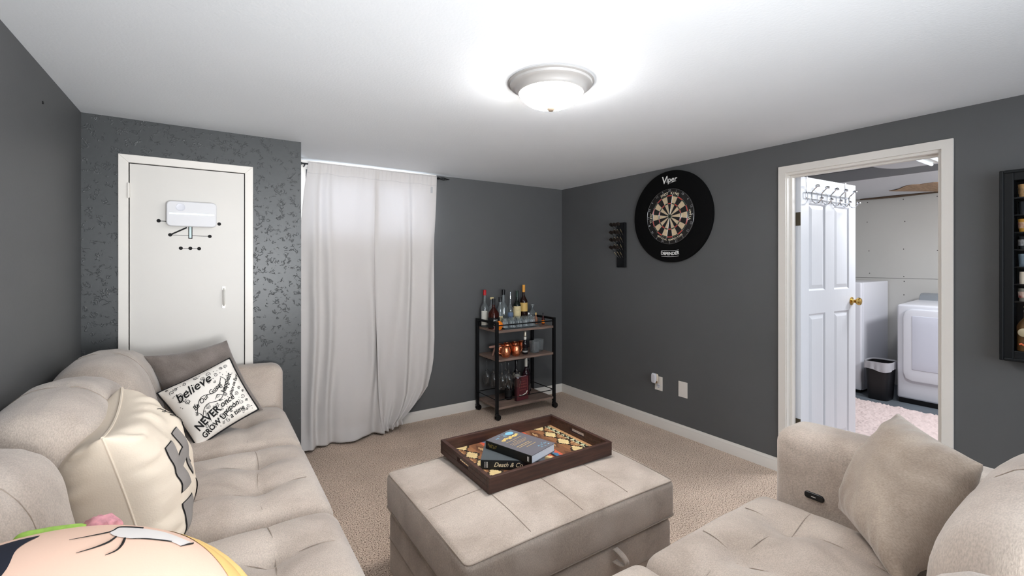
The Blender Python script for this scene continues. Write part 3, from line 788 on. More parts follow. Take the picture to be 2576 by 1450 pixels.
for k, (lb, m, bd, kk) in enumerate(sh):
    shot((-0.038, -3.229-0.045-0.028, cz-0.079*(k+1)+0.003), lb, m, bd, kk)
# brown bottle-shaped piece in the tall bottom bay
o = thing('souvenir_bottle', 'brown bottle with an oval badge in the tall bottom bay of the display case', 'bottle', (-0.036, -3.229-0.045-0.034, 0.975))
B().lathe([(0.0, 0), (0.030, 0.0), (0.031, 0.005), (0.031, 0.11), (0.024, 0.128), (0.009, 0.150), (0.008, 0.195), (0.010, 0.197), (0.010, 0.203), (0, 0.203)], 24).build('body', mat('brown_stoneware', (108, 78, 44), 0.4, vary=0.4, vscale=20), o)
Mo = Matrix.Translation((-0.0305, 0.004, 0.085)) @ Matrix.Rotation(-PI/2, 4, 'Y')
B().lathe([(0.019, 0), (0.019, 0.002), (0.014, 0.0035), (0, 0.0035)], 24, M=Mo, sy=1.0).build('badge', mat('pewter_badge', (176, 166, 140), 0.4, metal=0.5), o)
B().lathe([(0.0082, 0.150), (0.0086, 0.185)], 16).build('neck_label', M_label, o)
b = B(); b.tube([(-0.030, 0.018-0.006*i, 0.030+0.004*sin(i*1.6)) for i in range(8)], 0.004, 6); b.build('orange_scroll', mat('orange_print', (200, 96, 58), 0.5), o)
B().box((-DP+0.006, -WC+0.045, 0.045), (-DP+0.0085, -0.045, HC-0.045)).build('glass_front', mat('case_glass', (255, 255, 255), 0.0, trans=1.0, ior=1.02), t, angle=None)

# ------------------------------------------------------------------ over-door hook rack
t = thing('hook_rack', 'chrome over-door hook rack with double hooks on the panelled door', 'hook rack', DOOR_LOC, DOOR_ROT)
yf = -T_-0.006
b = B()
for x in (0.075, 0.60):
    b = B(); b.box((x-0.008, yf+0.0042, 1.790), (x+0.008, yf+0.0055, 1.9492)); b.box((x-0.008, yf+0.0042, 1.9462), (x+0.008, 0.002, 1.9478)); b.box((x-0.008, 0.001, 1.90), (x+0.008, 0.002, 1.9478))
    b.build('door_strap', M_chrome, t, angle=None)
b = B()
for z in (1.842, 1.800): b.tube([(0.055, yf-0.004, z), (0.645, yf-0.004, z)], 0.0035, 8)
b.tube([(0.055, yf-0.004, 1.842), (0.045, yf-0.004, 1.832), (0.045, yf-0.004, 1.810), (0.055, yf-0.004, 1.800)], 0.0035, 8)
b.build('cross_bars', M_chrome, t)
hk = None
for k in range(5):
    x = 0.105+0.128*k; y = yf-0.009
    if hk is None:
        b = B()
        b.tube([(0, 0, 1.805), (0, 0, 1.842), (0, -0.006, 1.853), (0, -0.020, 1.866), (0, -0.034, 1.878)], 0.0040, 8)
        b.tube([(0, 0, 1.842), (0, 0, 1.800), (0, -0.006, 1.782), (0, -0.022, 1.768), (0, -0.042, 1.770), (0, -0.056, 1.788), (0, -0.060, 1.796)], 0.0038, 8)
        b.ball((0, -0.037, 1.882), 0.015, 14, sc=(1.25, 1.0, 0.65)); b.ball((0, -0.061, 1.799), 0.012, 12, sc=(1.2, 1, 0.7))
        hk = b.build('hook', M_chrome, t); o = hk
    else:
        o = hk.copy(); COL.objects.link(o); o.parent = t
    o.location = (x, y, 0)

# ------------------------------------------------------------------ laundry contents
M_appl = mat('white_enamel', (226, 228, 236), 0.25)
t = thing('dryer', 'white front-loading dryer with grey control panel in the laundry', 'dryer', (2.53, -2.795, 0.0))
DW = 0.69
b = B().rbox((0.36, DW/2, 0.505), (0.72, DW, 0.915), 0.02, (12, 12, 14), disp=lambda p, n: Vector((p.x, p.y, p.z+(0.028*(p.x+0.36)/0.72 if p.z > 0.3 else 0))))
b.build('body', M_appl, t)
B().box((0.02, 0.01, 0.0), (0.70, DW-0.01, 0.05)).build('plinth', M_blackp, t, angle=None)
b = B().rbox((-0.008, DW/2, 0.575), (0.026, DW-0.10, 0.70), 0.012, (6, 14, 14))
for p in b.v:   # big rounded corners on the door panel
    cy, cz_ = (DW-0.10)/2-0.07, 0.35-0.07; py, pz = p.y-DW/2, p.z-0.575
    if abs(py) > cy and abs(pz) > cz_:
        q = Vector((abs(py)-cy, abs(pz)-cz_)); m = max(q.x, q.y)
        if q.length > 1e-6: k = m/q.length; p.y = DW/2+math.copysign(cy+q.x*k, py); p.z = 0.575+math.copysign(cz_+q.y*k, pz)
dd = b.build('door', M_appl, t)
b = B().rbox((-0.0185, DW/2, 0.60), (0.012, DW-0.24, 0.52), 0.0055, (4, 10, 10)); b.build('inset_panel', mat('pearl_enamel', (214, 217, 230), 0.2), dd)
pc = [(0.50, 0.955), (0.56, 1.035), (0.60, 1.052), (0.69, 1.052), (0.69, 0.955)]
b = B(); vs = [(x, 0.03, z) for x, z in pc]+[(x, DW-0.03, z) for x, z in pc]; n = len(pc)
b.add(vs, [tuple(range(n)), tuple(range(2*n-1, n-1, -1))]+[((i+1) % n, i, n+i, n+(i+1) % n) for i in range(n)])
con = b.build('control_panel', mat('grey_panel', (140, 146, 152), 0.35), t, angle=None, bevel=0.006)
b = B()
for i in range(9): b.box((0.57, DW-0.20-0.016*i, 1.043), (0.576, DW-0.20-0.016*i+0.009, 1.0435), M=None)
b.v = [Vector((p.x-0.012, p.y, p.z-0.012)) for p in b.v]
b.build('panel_marks', M_ink, con, angle=None)

t = thing('upright_freezer', 'white upright freezer against the laundry back wall behind the bin', 'freezer', (2.585, -1.81, 0.0))
B().box((0.0, 0, 0.03), (0.70, 0.60, 1.165)).build('body', M_appl, t, angle=None, bevel=0.008)
B().rbox((-0.027, 0.30, 0.60), (0.045, 0.60, 1.13), 0.015, (8, 12, 12)).build('door', M_appl, t)
B().box((0.03, 0.03, 0.0), (0.67, 0.57, 0.03)).build('foot_rail', M_blackp, t, angle=None)

t = thing('trash_bin', 'black plastic trash bin between the freezer and dryer', 'trash bin', (2.53, -1.975, 0.0))
def binf(r):
    return r
b = B().lathe([(0.0, 0.0), (0.100, 0.0), (0.104, 0.01), (0.126, 0.36), (0.131, 0.362), (0.131, 0.372), (0.121, 0.372), (0.099, 0.02), (0, 0.02)], 40, p=5, sy=0.82)
b.build('bin_body', mat('black_bin_plastic', (20, 20, 24), 0.45), t)
b = B(); n = 60
def liner(u, v):
    a = 2*PI*u; ca, sa = cos(a), sin(a); k = (abs(ca)**5+abs(sa)**5)**-0.2
    wob = 0.004*noise.noise(Vector((ca*5, sa*5, v*5)))
    if v < 0.5: q = v*2; r = 0.134+wob+0.004*sin(a*14)*(1-q); z = 0.300+0.012*sin(a*3)+q*0.085
    else: q = (v-0.5)*2; r = 0.133-0.018*q+wob; z = 0.385-0.10*q
    return (r*k*ca, r*k*sa*0.82, z)
b.grid(liner, 60, 10); b.build('bin_liner', mat('white_bag', (206, 206, 212), 0.4, trans=0.25), t)

# pink rug with shaggy pile
def rugf(u, v):
    x = 0.35+1.93*u; y = -3.5+2.05*v
    e = min(u, 1-u, v, 1-v)
    z = 0.010+0.020*abs(noise.noise(Vector((x*38, y*38, 0))))+0.012*noise.noise(Vector((x*12, y*12, 3)))
    if e < 0.004: z = 0.002; x += 0.02*noise.noise(Vector((x*30, y*30, 7)))
    return (x, y, max(0.002, z))
b = B().grid(rugf, 260, 230)
rg = b.build('rug', mat('pale_pink_shag', (232, 213, 210), 0.95, vary=0.15, vscale=60, bump=0.8, bscale=160), None, angle=None); rg.data.shade_smooth()
prop(rg, 'pale pink shaggy rug on the laundry floor', 'rug')

# storage rack seen through the hinge gap
t = thing('storage_rack', 'white wire storage rack seen through the hinge gap behind the open door', 'storage rack', (0.25, -1.45, 0.0))
for x in (0.0, 0.55):
    for y in (0.0, 0.35): B().tube([(x, y, 0), (x, y, 1.75)], 0.012, 8).build('post', M_ctrl, t)
for z in (0.3, 0.75, 1.2, 1.65): B().box((0, 0, z), (0.55, 0.35, z+0.015)).build('shelf', M_ctrl, t, angle=None)
for z, c, nm, lab in ((0.315, (30, 32, 36), 'storage_box', 'dark box on the lowest shelf of the laundry rack'), (0.765, (24, 26, 30), 'storage_box', 'dark box on the second shelf of the laundry rack'),
                 (1.215, (120, 128, 140), 'storage_box', 'grey blue box on the third shelf of the laundry rack')):
    b = B().box((0.28, -1.44, z), (0.74, -1.15, z+0.30)); prop(b.build(nm, mat('box_card', c, 0.6), None, angle=None, bevel=0.006), lab, 'box', 'boxes on the laundry rack')

# ------------------------------------------------------------------ sofas
def seat_disp(W, D, hz, seams_u, seams_v, tufts, puff=0.042):
    """top surface: x across depth (D), y along width (W)"""
    def f(p, n):
        p = Vector(p)
        u, v = p.x/(D/2), p.y/(W/2)
        dome = (1-min(1, abs(u))**4)*(1-min(1, abs(v))**4)
        if p.z > 0:
            top = max(0, n.z)
            dz = puff*dome*top
            gx = 0
            for s in seams_u:
                d = abs(p.x-s-0.014*sin(p.y*9)); gx = max(gx, 0.40*exp(-(d/0.045)**2)+0.6*exp(-(d/0.008)**2)*0.7)
            gy = 0
            for s in seams_v:
                d = abs(p.y-s-0.018*sin(p.x*8+s*20)); gy = max(gy, 0.55*exp(-(d/0.055)**2)+0.6*exp(-(d/0.008)**2)*0.7)
            g = max(gx, gy)
            tf = 0
            for (tx, ty) in tufts:
                r = math.hypot(p.x-tx, p.y-ty); tf += exp(-(r/0.075)**2)+0.35*exp(-(r/0.022)**2)
            dz -= top*(0.016*g*dome+0.034*tf)
            dz += top*0.003*noise.noise(Vector((p.x*7, p.y*7, W*10)))
            p.z += dz
        # side bulge
        b_ = 1-(p.z/(hz/2))**2 if abs(p.z) < hz/2 else 0
        p.x += 0.006*n.x*b_; p.y += 0.006*n.y*b_
        return p
    return f
def seat(parent, c, D, W, h, tufts, rot=0, n=(44, 52, 10)):
    b = B()
    f = seat_disp(W, D, h, [tufts[0][0]], [t_[1] for t_ in tufts], tufts)
    b.rbox((0, 0, 0), (D, W, h), 0.055, n, disp=f)
    o = b.build('seat_cushion', M_fab, parent, angle=70)
    up = Vector((0, 0, 1))
    def sp(x, y): return f(Vector((x, y, h/2)), up)+Vector((0, 0, 0.0022))
    tx = tufts[0][0]; hx_, hy_ = D/2-0.055, W/2-0.055
    lines = [[sp(tx-0.0+0.0, 0)]]
    lines = [[sp(tx-0.014*0+0.014*sin(y*9), y) for y in [-hy_+2*hy_*i/40 for i in range(41)]]]
    for _, ty in tufts:
        lines.append([sp(x, ty+0.018*sin(x*8+ty*20)) for x in [-hx_+2*hx_*i/40 for i in range(41)]])
    for ln in lines:
        s_ = B().tube(ln, 0.0013, 5).build('stitched_seam', M_seam, parent); s_.location = c; s_.rotation_euler = (0, 0, rot)
    o.location = c; o.rotation_euler = (0, 0, rot)
    return o
def back(parent, c, W, h, d, lean, rot=0, seed=0.0, name='back_cushion'):
    """local: x thickness (front = +x), y width, z height"""
    def f(p, n):
        p = Vector(p); v = p.y/(W/2); t = (p.z+h/2)/h
        bulge = (1-min(1, abs(v))**3)*(0.35+0.65*sin(PI*min(1, max(0, t))**0.8))
        p.x += n.x*0.045*bulge
        p.z += max(0, n.z)*0.045*(1-abs(v)**2.2)
        g = exp(-((p.y)/0.02)**2); p.x -= 0.006*g*max(0, n.x); p.z -= 0.004*g*max(0, n.z)
        p += n*0.006*noise.noise(Vector((p.x*6+seed, p.y*6, p.z*6)))
        p += n*0.0035*sin(p.z*70+4*noise.noise(Vector((p.y*4, p.z*4, seed))))*max(0, abs(v)-0.55)
        p.x -= lean*t
        return p
    b = B().rbox((0, 0, 0), (d, W, h), 0.095, (14, 34, 30), disp=f)
    o = b.build(name, M_fab, parent, angle=75); o.location = c; o.rotation_euler = (0, 0, rot)
    r = 0.095; hx, hz = d/2, h/2; r = min(r, hx*0.999); pts = []
    for i in range(15): pts.append((Vector((hx, 0, -hz+r+(2*hz-2*r)*i/14)), Vector((1, 0, 0))))
    for i in range(1, 13): g = PI*i/12; nn = Vector((cos(g) if True else 0, 0, sin(g))); pts.append((Vector(((hx-r)*(1 if g < PI/2 else -1), 0, hz-r))+nn*r, nn))
    sm_ = B().tube([f(p, n)+n*0.0012 for p, n in pts], 0.0010, 5).build('stitched_seam', M_seam, parent); sm_.location = c; sm_.rotation_euler = (0, 0, rot)
    return o
# left sofa along the left wall and the corner under the camera
t = thing('sectional_sofa', 'taupe tufted sofa along the left wall with throw pillows on it', 'sofa', (-3.60, -0.62, 0.0))
ox, oy = 3.60, 0.62
def loc(x, y, z): return (x+ox, y+oy, z)
B().rbox(loc(-3.235, -2.05, 0.21), (0.80, 2.84, 0.34), 0.03, (10, 20, 10)).build('base', M_fab, t)
B().rbox(loc(-3.58, -2.05, 0.47), (0.11, 2.84, 0.80), 0.045, (8, 20, 14)).build('back_frame', M_fab, t)
seat(t, loc(-3.055, -1.075, 0.435), 0.60, 0.635, 0.20, [(0.09, 0.01)])
seat(t, loc(-3.055, -1.735, 0.435), 0.60, 0.665, 0.20, [(0.09, 0.13), (0.09, -0.10)])
seat(t, loc(-3.055, -2.420, 0.435), 0.60, 0.685, 0.20, [(0.08, 0.12), (0.08, -0.13)])
seat(t, loc(-3.055, -3.105, 0.435), 0.60, 0.665, 0.20, [(0.08, 0.12), (0.08, -0.12)])
back(t, loc(-3.440, -1.10, 0.705), 0.66, 0.46, 0.25, 0.07, seed=1)
back(t, loc(-3.455, -1.775, 0.715), 0.68, 0.47, 0.235, 0.06, seed=2)
back(t, loc(-3.490, -2.44, 0.700), 0.64, 0.46, 0.20, 0.05, seed=3)
B().rbox(loc(-3.14, -0.685, 0.40), (0.75, 0.165, 0.745), 0.055, (20, 12, 20), disp=lambda p, n: Vector((p.x+0.006*n.x, p.y, p.z+0.010*(1-(p.x/0.38)**2)*max(0, n.z)))).build('armrest', M_fab, t, angle=70)

# right sofa, its back towards the camera side
t = thing('sofa', 'taupe tufted sofa at the lower right with a square armrest by the doorway', 'sofa', (-1.20, -3.70, 0.0))
ox, oy = 1.20, 3.70
B().rbox(loc(-1.98, -3.25, 0.21), (1.46, 0.74, 0.34), 0.03, (20, 10, 10)).build('base', M_fab, t)
B().rbox(loc(-1.98, -3.70, 0.47), (1.46, 0.10, 0.80), 0.045, (20, 8, 14)).build('back_frame', M_fab, t)
seat(t, loc(-1.735, -3.145, 0.425), 0.64, 0.665, 0.20, [(0.13, 0.12), (0.13, -0.13)], rot=PI/2)
seat(t, loc(-2.405, -3.145, 0.425), 0.64, 0.665, 0.20, [(0.13, 0.12), (0.13, -0.13)], rot=PI/2)
back(t, loc(-1.76, -3.555, 0.712), 0.70, 0.44, 0.20, 0.03, rot=PI/2, seed=4)
back(t, loc(-2.42, -3.565, 0.700), 0.62, 0.44, 0.20, 0.03, rot=PI/2, seed=5)
ar = B().rbox(loc(-1.285, -3.265, 0.40), (0.205, 0.80, 0.745), 0.06, (14, 22, 20), disp=lambda p, n: Vector((p.x, p.y+0.006*n.y, p.z+0.012*(1-(p.y/0.41)**2)*max(0, n.z)))).build('armrest', M_fab, t, angle=70)
b = B().rbox(loc(-1.389, -3.005, 0.572), (0.010, 0.062, 0.024), 0.0048, (4, 14, 8))
for p in b.v:
    cy = 0.031-0.012; q = p.y-(-3.005+oy)
    if abs(q) > cy: p.z = (0.572)+(p.z-0.572)*math.sqrt(max(0, 1-((abs(q)-cy)/0.012)**2*0.9))
us = b.build('usb_panel', M_blackp, ar)
B().box(loc(-1.3955, -3.012, 0.5705), loc(-1.3938, -2.998, 0.5735)).build('port', M_chrome, us, angle=None)

# ottoman
t = thing('storage_ottoman', 'taupe upholstered storage ottoman carrying the wooden tray', 'ottoman', (-1.985, -2.15, 0.0))
OW, OD = 0.985, 0.735
def lid(p, n):
    p = Vector(p); u, v = p.x/(OW/2), p.y/(OD/2)
    if p.z > 0:
        dome = (1-abs(u)**2.6)*(1-abs(v)**2.6)
        p.z += max(0, n.z)*0.020*max(0, dome)+0.010*max(0, 1-u*u*v*v)
        g = 0
        for s in (-0.235, 0.0, 0.235): g = max(g, 0.7*exp(-((p.x-s)/0.025)**2))
        g = max(g, 0.7*exp(-((p.y+0.03)/0.025)**2))
        p.z -= 0.003*g*max(0, n.z)
    p.x += 0.010*n.x*(1-(p.z/0.12)**2 if abs(p.z) < 0.12 else 0)*(1-v*v*0.6)
    p.y += 0.010*n.y*(1-(p.z/0.12)**2 if abs(p.z) < 0.12 else 0)*(1-u*u*0.6)
    p += n*0.002*noise.noise(p*6)
    return p
B().rbox((0, 0, 0.385), (OW, OD, 0.155), 0.022, (100, 76, 10), disp=lid).build('lid', M_fab, t, angle=70)
def lidp(x, y):
    q = lid(Vector((x, y, 0.0775)), Vector((0, 0, 1))); q.z += 0.3862; return q
for s in (-0.235, 0.0, 0.235):
    B().tube([lidp(s, -OD/2+0.024+(OD-0.048)*i/60) for i in range(61)], 0.0013, 5).build('stitched_seam', M_seam, t)
B().tube([lidp(-OW/2+0.024+(OW-0.048)*i/70, -0.03) for i in range(71)], 0.0013, 5).build('stitched_seam', M_seam, t)
B().rbox((0, 0, 0.165), (OW-0.012, OD-0.012, 0.27), 0.022, (20, 16, 10)).build('box', M_fab, t)
def rim(z, e, r):
    pts = []; a, c, q = OW/2+e, OD/2+e, 0.02
    for sx, sy, a0 in ((1, -1, -PI/2), (1, 1, 0), (-1, 1, PI/2), (-1, -1, PI)):
        for i in range(5):
            g = a0+PI/2*i/4; pts.append((sx*(a-q)+q*cos(g), sy*(c-q)+q*sin(g), z))
    out = []
    for p, q_ in zip(pts, pts[1:]+pts[:1]):
        m = max(1, int((Vector(q_)-Vector(p)).length/0.05))
        for i in range(m): out.append(tuple(Vector(p).lerp(Vector(q_), i/m)))
    return B().tube(out, r, 6, closed=True)
bp_ = rim(0.0, -0.003, 0.0024)
def rimz(p):
    u, v = p.x/(OW/2), p.y/(OD/2); q = max(0, 1-u*u*v*v)
    return Vector((p.x*(1+0.008*(1-v*v)), p.y*(1+0.010*(1-u*u)), p.z+0.4575+0.010*max(0, q)+0.001))
bp_.v = [rimz(p) for p in bp_.v]; bp_.build('piping', M_seam, t); rim(0.318, 0.003, 0.003).build('lower_piping', M_seam, t); rim(0.185, -0.005, 0.0025).build('base_seam', M_seam, t)
b = B()
def strap(u, v):
    a = -PI*0.5+PI*u; y = -OD/2-0.008-0.040*max(0, cos(a)); z = 0.300-0.018+0.022*sin(a)-0.020*cos(a)
    return (0.13+(v-0.5)*0.024+0.02*cos(a), y, z)
b.grid(strap, 16, 2); o = b.build('pull_strap', M_fab, t, angle=None); o.data.shade_smooth()
sm = o.modifiers.new('thickness', 'SOLIDIFY'); sm.thickness = 0.003
for x in (-0.45, 0.45):
    for y in (-0.32, 0.32): B().lathe([(0.022, 0), (0.026, 0.032)], 16, c=(x, y, 0)).build('foot', M_blackp, t)

# ------------------------------------------------------------------ throw pillows
def pillow(name, label, T, R_, Bm, L_, thick, mats, pinch=0.10, fr=1.0, bk=1.0, wr=0.004, seed=0.0, n=40, pw=0.5, cat='throw pillow', fold=None):
    """corners: T (u-,v+), R_ (u+,v+), Bm (u+,v-), L_ (u-,v-).  front is the side of (R-T)x(L-T) reversed"""
    T, R_, Bm, L_ = map(Vector, (T, R_, Bm, L_))
    N_ = -((R_-T).cross(L_-T)).normalized()*-1
    N_ = (L_-T).cross(R_-T).normalized()
    def Sf(u, v, side=1, off=0.0):      # u, v in -1..1
        uu = u*(1-pinch*(1-v*v)*abs(u)**3); vv = v*(1-pinch*(1-u*u)*abs(v)**3)
        a, c = (uu+1)/2, (vv+1)/2
        p = T.lerp(R_, a).lerp(L_.lerp(Bm, a), 1-c)
        h = thick/2*(max(0, 1-abs(u)**2.4)*max(0, 1-abs(v)**2.4))**pw
        h *= fr if side > 0 else bk
        w_ = noise.noise(Vector((u*2.2, v*2.2, seed)))*wr*1.5
        e = max(abs(u), abs(v))
        w_ += wr*sin((u*11 if abs(v) > abs(u) else v*11)*1.6+seed+3*noise.noise(Vector((u*2, v*2, seed+3))))*e**4*max(0, 1-e**8)
        if fold: w_ += fold(u, v)
        return p+N_*(side*(h+off)+w_*min(1, h/0.01))
    b = B(); m = n+1
    ts = [sin(PI/2*(-1+2*i/n)) for i in range(m)]
    vs = [Sf(ts[i], ts[j], 1) for j in range(m) for i in range(m)]+[Sf(ts[i], ts[j], -1) for j in range(m) for i in range(m)]
    fs = [(j*m+i, (j*m+i+1), (j+1)*m+i+1, (j+1)*m+i) for j in range(n) for i in range(n)]
    fs = [tuple(reversed(f)) for f in fs]
    off = m*m
    fs2 = [tuple(off+k for k in reversed(f)) for f in fs]
    b.add(vs, fs, 0); nb = len(b.v); b.add([], [], 0)
    for f in fs2: b.f.append(f); b.m.append(1 if isinstance(mats, (list, tuple)) and len(mats) > 1 else 0)
    t = thing(name, label, cat, tuple((T+R_+Bm+L_)/4))
    b.v = [p-Vector(t.location) for p in b.v]
    o = b.build('cover', mats, t, angle=80)
    bp = o.modifiers.new('weld', 'WELD'); bp.merge_threshold = 0.0004
    return t, (lambda u, v, side=1, off=0.0: Sf(u, v, side, off)-Vector(t.location))

# dark taupe pillow leaning on the arm of the left sofa
pillow('throw_pillow', 'grey brown square pillow behind the white lettered pillow', (-3.385, -0.93, 0.925), (-3.045, -0.83, 0.955), (-2.88, -0.93, 0.575), (-3.235, -1.06, 0.545), 0.17, M_fab2, seed=2.0, wr=0.006)
# black backed white pillow with lettering
M_wcot = mat('white_cotton', (238, 232, 224), 0.9, bump=0.15, bscale=300)
qt, QS = pillow('lettered_pillow', 'small white pillow covered in black lettering with a black edge', (-3.318, -1.135, 0.785), (-3.040, -1.105, 0.905), (-2.925, -1.22, 0.665), (-3.165, -1.27, 0.552), 0.14, [M_wcot, mat('black_velvet', (14, 14, 16), 0.9)], bk=1.7, seed=7, wr=0.003, pinch=0.05)
b = B(); ed = []
for k in range(4):
    for i in range(16):
        s = -1+2*i/16
        ed.append(QS(*((s, 1), (1, -s), (-s, -1), (-1, s))[k], 1, 0))
b.tube(ed, 0.0055, 8, closed=True); b.build('black_piping', mat('black_cord', (14, 14, 16), 0.8), qt)
b = B(); wi, hi = 0.30, 0.27
def on(cu, cv, ang, sx=1.0):
    c_, s_ = cos(ang), sin(ang)
    def f(x, y):
        X, Y = x*sx*c_-y*s_, x*sx*s_+y*c_
        u, v = (cu*2-1)+X/(wi/2), (1-cv*2)+Y/(hi/2)
        return QS(max(-0.98, min(0.98, u)), max(-0.98, min(0.98, v)), 1, 0.0030)
    return f
put_text(b, 'believe', 0.056, on(0.38, 0.24, 0.16), shear=0.35, bold=0.0006)
put_text(b, 'Be Our Guest', 0.026, on(0.48, 0.455, 0.30), shear=0.3, bold=0.0003)
put_text(b, 'NEVER', 0.042, on(0.33, 0.75, 0.22), bold=0.0012)
put_text(b, 'GROW UP', 0.030, on(0.37, 0.885, 0.22), bold=0.0008)
put_text(b, 'once', 0.034, on(0.665, 0.665, 0.14), shear=0.3, bold=0.0006)
put_text(b, 'upon', 0.032, on(0.685, 0.775, 0.14), shear=0.3, bold=0.0006)
put_text(b, 'a time', 0.029, on(0.71, 0.885, 0.14), shear=0.3, bold=0.0004)
put_text(b, 'happiest', 0.028, on(0.79, 0.40, 0.80), shear=0.2, bold=0.0006)
put_text(b, 'place on Earth', 0.0185, on(0.880, 0.46, 0.80), shear=0.2, bold=0.0004)
def stroke(pts, w=0.0012, wob=None):
    f = on(0, 0, 0)
    ps = [QS(max(-0.98, min(0.98, u*2-1)), max(-0.98, min(0.98, 1-v*2)), 1, 0.0012) for u, v in pts]
    b.tube(ps, w, 4)
def curvy(fn, k=24, w=0.0011): stroke([fn(i/k) for i in range(k+1)], w)
for d_ in (0.0, 0.14):     # the ribbon behind "Be Our Guest"
    curvy(lambda q: (0.26+0.50*q, 0.60-0.32*q-0.10*sin(q*PI*2)*0.8+d_), w=0.0013)
curvy(lambda q: (0.24+0.05*sin(q*PI), 0.58+0.16*q), 8); curvy(lambda q: (0.76+0.04*sin(q*PI), 0.26+0.16*q), 8)
curvy(lambda q: (0.28+0.08*q, 0.64+0.07*sin(q*PI)), 8); curvy(lambda q: (0.55+0.12*q, 0.56-0.05*sin(q*PI)), 8)
def swirl(cu, cv, r, turns=1.5, a0=0.0, s=1): curvy(lambda q: (cu+r*(1-q*0.8)*cos(a0+s*q*turns*2*PI), cv+r*1.1*(1-q*0.8)*sin(a0+s*q*turns*2*PI)), 22, 0.0010)
random.seed(21)
for cu, cv, r in ((0.14, 0.13, 0.035), (0.20, 0.24, 0.045), (0.24, 0.38, 0.04), (0.30, 0.50, 0.03), (0.55, 0.15, 0.03), (0.64, 0.12, 0.035), (0.72, 0.20, 0.03), (0.20, 0.10, 0.03), (0.42, 0.60, 0.035),
                  (0.52, 0.66, 0.035), (0.55, 0.93, 0.03), (0.50, 0.82, 0.03), (0.84, 0.62, 0.03), (0.90, 0.70, 0.035), (0.84, 0.78, 0.035), (0.90, 0.88, 0.03), (0.80, 0.90, 0.03), (0.92, 0.55, 0.025), (0.90, 0.12, 0.03), (0.82, 0.12, 0.025), (0.26, 0.84, 0.03), (0.60, 0.52, 0.03), (0.70, 0.56, 0.025), (0.76, 0.62, 0.025), (0.95, 0.62, 0.02), (0.10, 0.05, 0.02), (0.32, 0.09, 0.03), (0.48, 0.08, 0.03), (0.60, 0.26, 0.025), (0.66, 0.30, 0.02), (0.70, 0.42, 0.025), (0.18, 0.33, 0.03), (0.24, 0.62, 0.02), (0.56, 0.74, 0.02), (0.60, 0.60, 0.02), (0.93, 0.78, 0.02), (0.86, 0.92, 0.02), (0.47, 0.93, 0.02)):
    swirl(cu, cv, r, random.choice((1.2, 1.6)), random.uniform(0, 6), random.choice((-1, 1)))
for i in range(150):
    u, v = random.uniform(0.1, 0.94), random.uniform(0.07, 0.95)
    if 0.28 < u < 0.8 and 0.28 < v < 0.6 or u < 0.28 and v > 0.45: continue
    a = random.uniform(0, PI); l = random.uniform(0.008, 0.02)
    stroke([(u, v), (u+l*cos(a), v+l*sin(a))], 0.0011)
b.build('printed_lettering', M_ink, qt, angle=None)

# cream square pillow with grey applique letters
M_cot = mat('cream_cotton', (226, 212, 194), 0.92, bump=0.2, bscale=260)
def fold(u, v):
    e = max(0, -u-0.6)
    r = 0.0
    for v0 in (0.62, 0.38, 0.15, -0.1, -0.38, -0.65): r += 0.008*exp(-((v-v0-0.10*noise.noise(Vector((u*3, v0*9, 0))))/0.045)**2)
    return -r*min(1, e*4)
ct, CS = pillow('lettered_pillow', 'cream square pillow with large grey letters leaning on the left sofa back', (-3.345, -2.19, 0.93), (-3.365, -1.73, 0.955), (-3.225, -1.745, 0.54), (-3.245, -2.195, 0.53), 0.29, M_cot, fr=0.84, bk=1.2, seed=4, wr=0.015, pinch=0.11, pw=0.42, n=60, fold=fold)
ed = [CS(-1+2*i/20, 1, 1, 0) for i in range(21)]; b = B().tube(ed, 0.004, 6)
b.tube([CS(-1, -1+2*i/20, 1, 0) for i in range(21)], 0.003, 6); b.build('seam', M_cot, ct)
M_app = mat('grey_felt', (138, 132, 128), 0.95, bump=0.3, bscale=300)
def applique(b, segs, off, grow=0.0):
    for (u0, v0, u1, v1) in segs:
        u0, v0, u1, v1 = u0-grow, v0-grow, u1+grow, v1+grow
        b.grid(lambda a, c: CS(u0+(u1-u0)*a, v0+(v1-v0)*c, 1, off), 10, 14)
Hs = [(-0.62, -0.24, -0.42, 0.44), (-0.16, -0.24, 0.04, 0.44), (-0.42, 0.03, -0.16, 0.19)]
Ms = [(-0.62, -0.96, -0.42, -0.40), (-0.16, -0.96, 0.04, -0.40)]
for nm, sg in (('letter_h', Hs), ('letter_m', Ms)):
    b = B(); applique(b, sg, 0.0016, 0.010)
    bl = b.build(nm, mat('black_stitching', (24, 22, 22), 0.9), ct, angle=None); bl.data.shade_smooth()
    b = B(); applique(b, sg, 0.0034)
    if nm == 'letter_m':
        for s_ in (1, -1): b.grid(lambda a, c: CS((-0.42 if s_ > 0 else -0.16)+s_*0.13*a, -0.40-0.30*a-0.15*(1-c), 1, 0.0034), 8, 4)
    g = b.build('felt', M_app, bl, angle=None); g.data.shade_smooth()
b = B()
def CT(cu, cv, ang=0.0):
    def f(x, y):
        X, Y = x*cos(ang)-y*sin(ang), x*sin(ang)+y*cos(ang)
        return CS(max(-0.98, min(0.98, cu+X/0.23)), max(-0.98, min(0.98, cv+Y/0.21)), 1, 0.003)
    return f
for q in range(13):
    f_ = CT(0.24+0.03*sin(q*2.1), 0.72-0.075*q)
    b.tube([f_(0.006*sin(k*1.1+q), 0.010*cos(k*0.9+q*1.7)) for k in range(6)], 0.0010, 4)
b.build('small_lettering', M_ink, ct, angle=None)

# taupe pillow on the right sofa
pillow('throw_pillow', 'large taupe square pillow leaning on the armrest of the right sofa', (-1.490, -3.115, 0.612), (-1.215, -3.185, 0.875), (-1.455, -3.425, 0.855), (-1.76, -3.345, 0.60), 0.19, M_fab3, seed=9.0, wr=0.007, n=50, pinch=0.05)

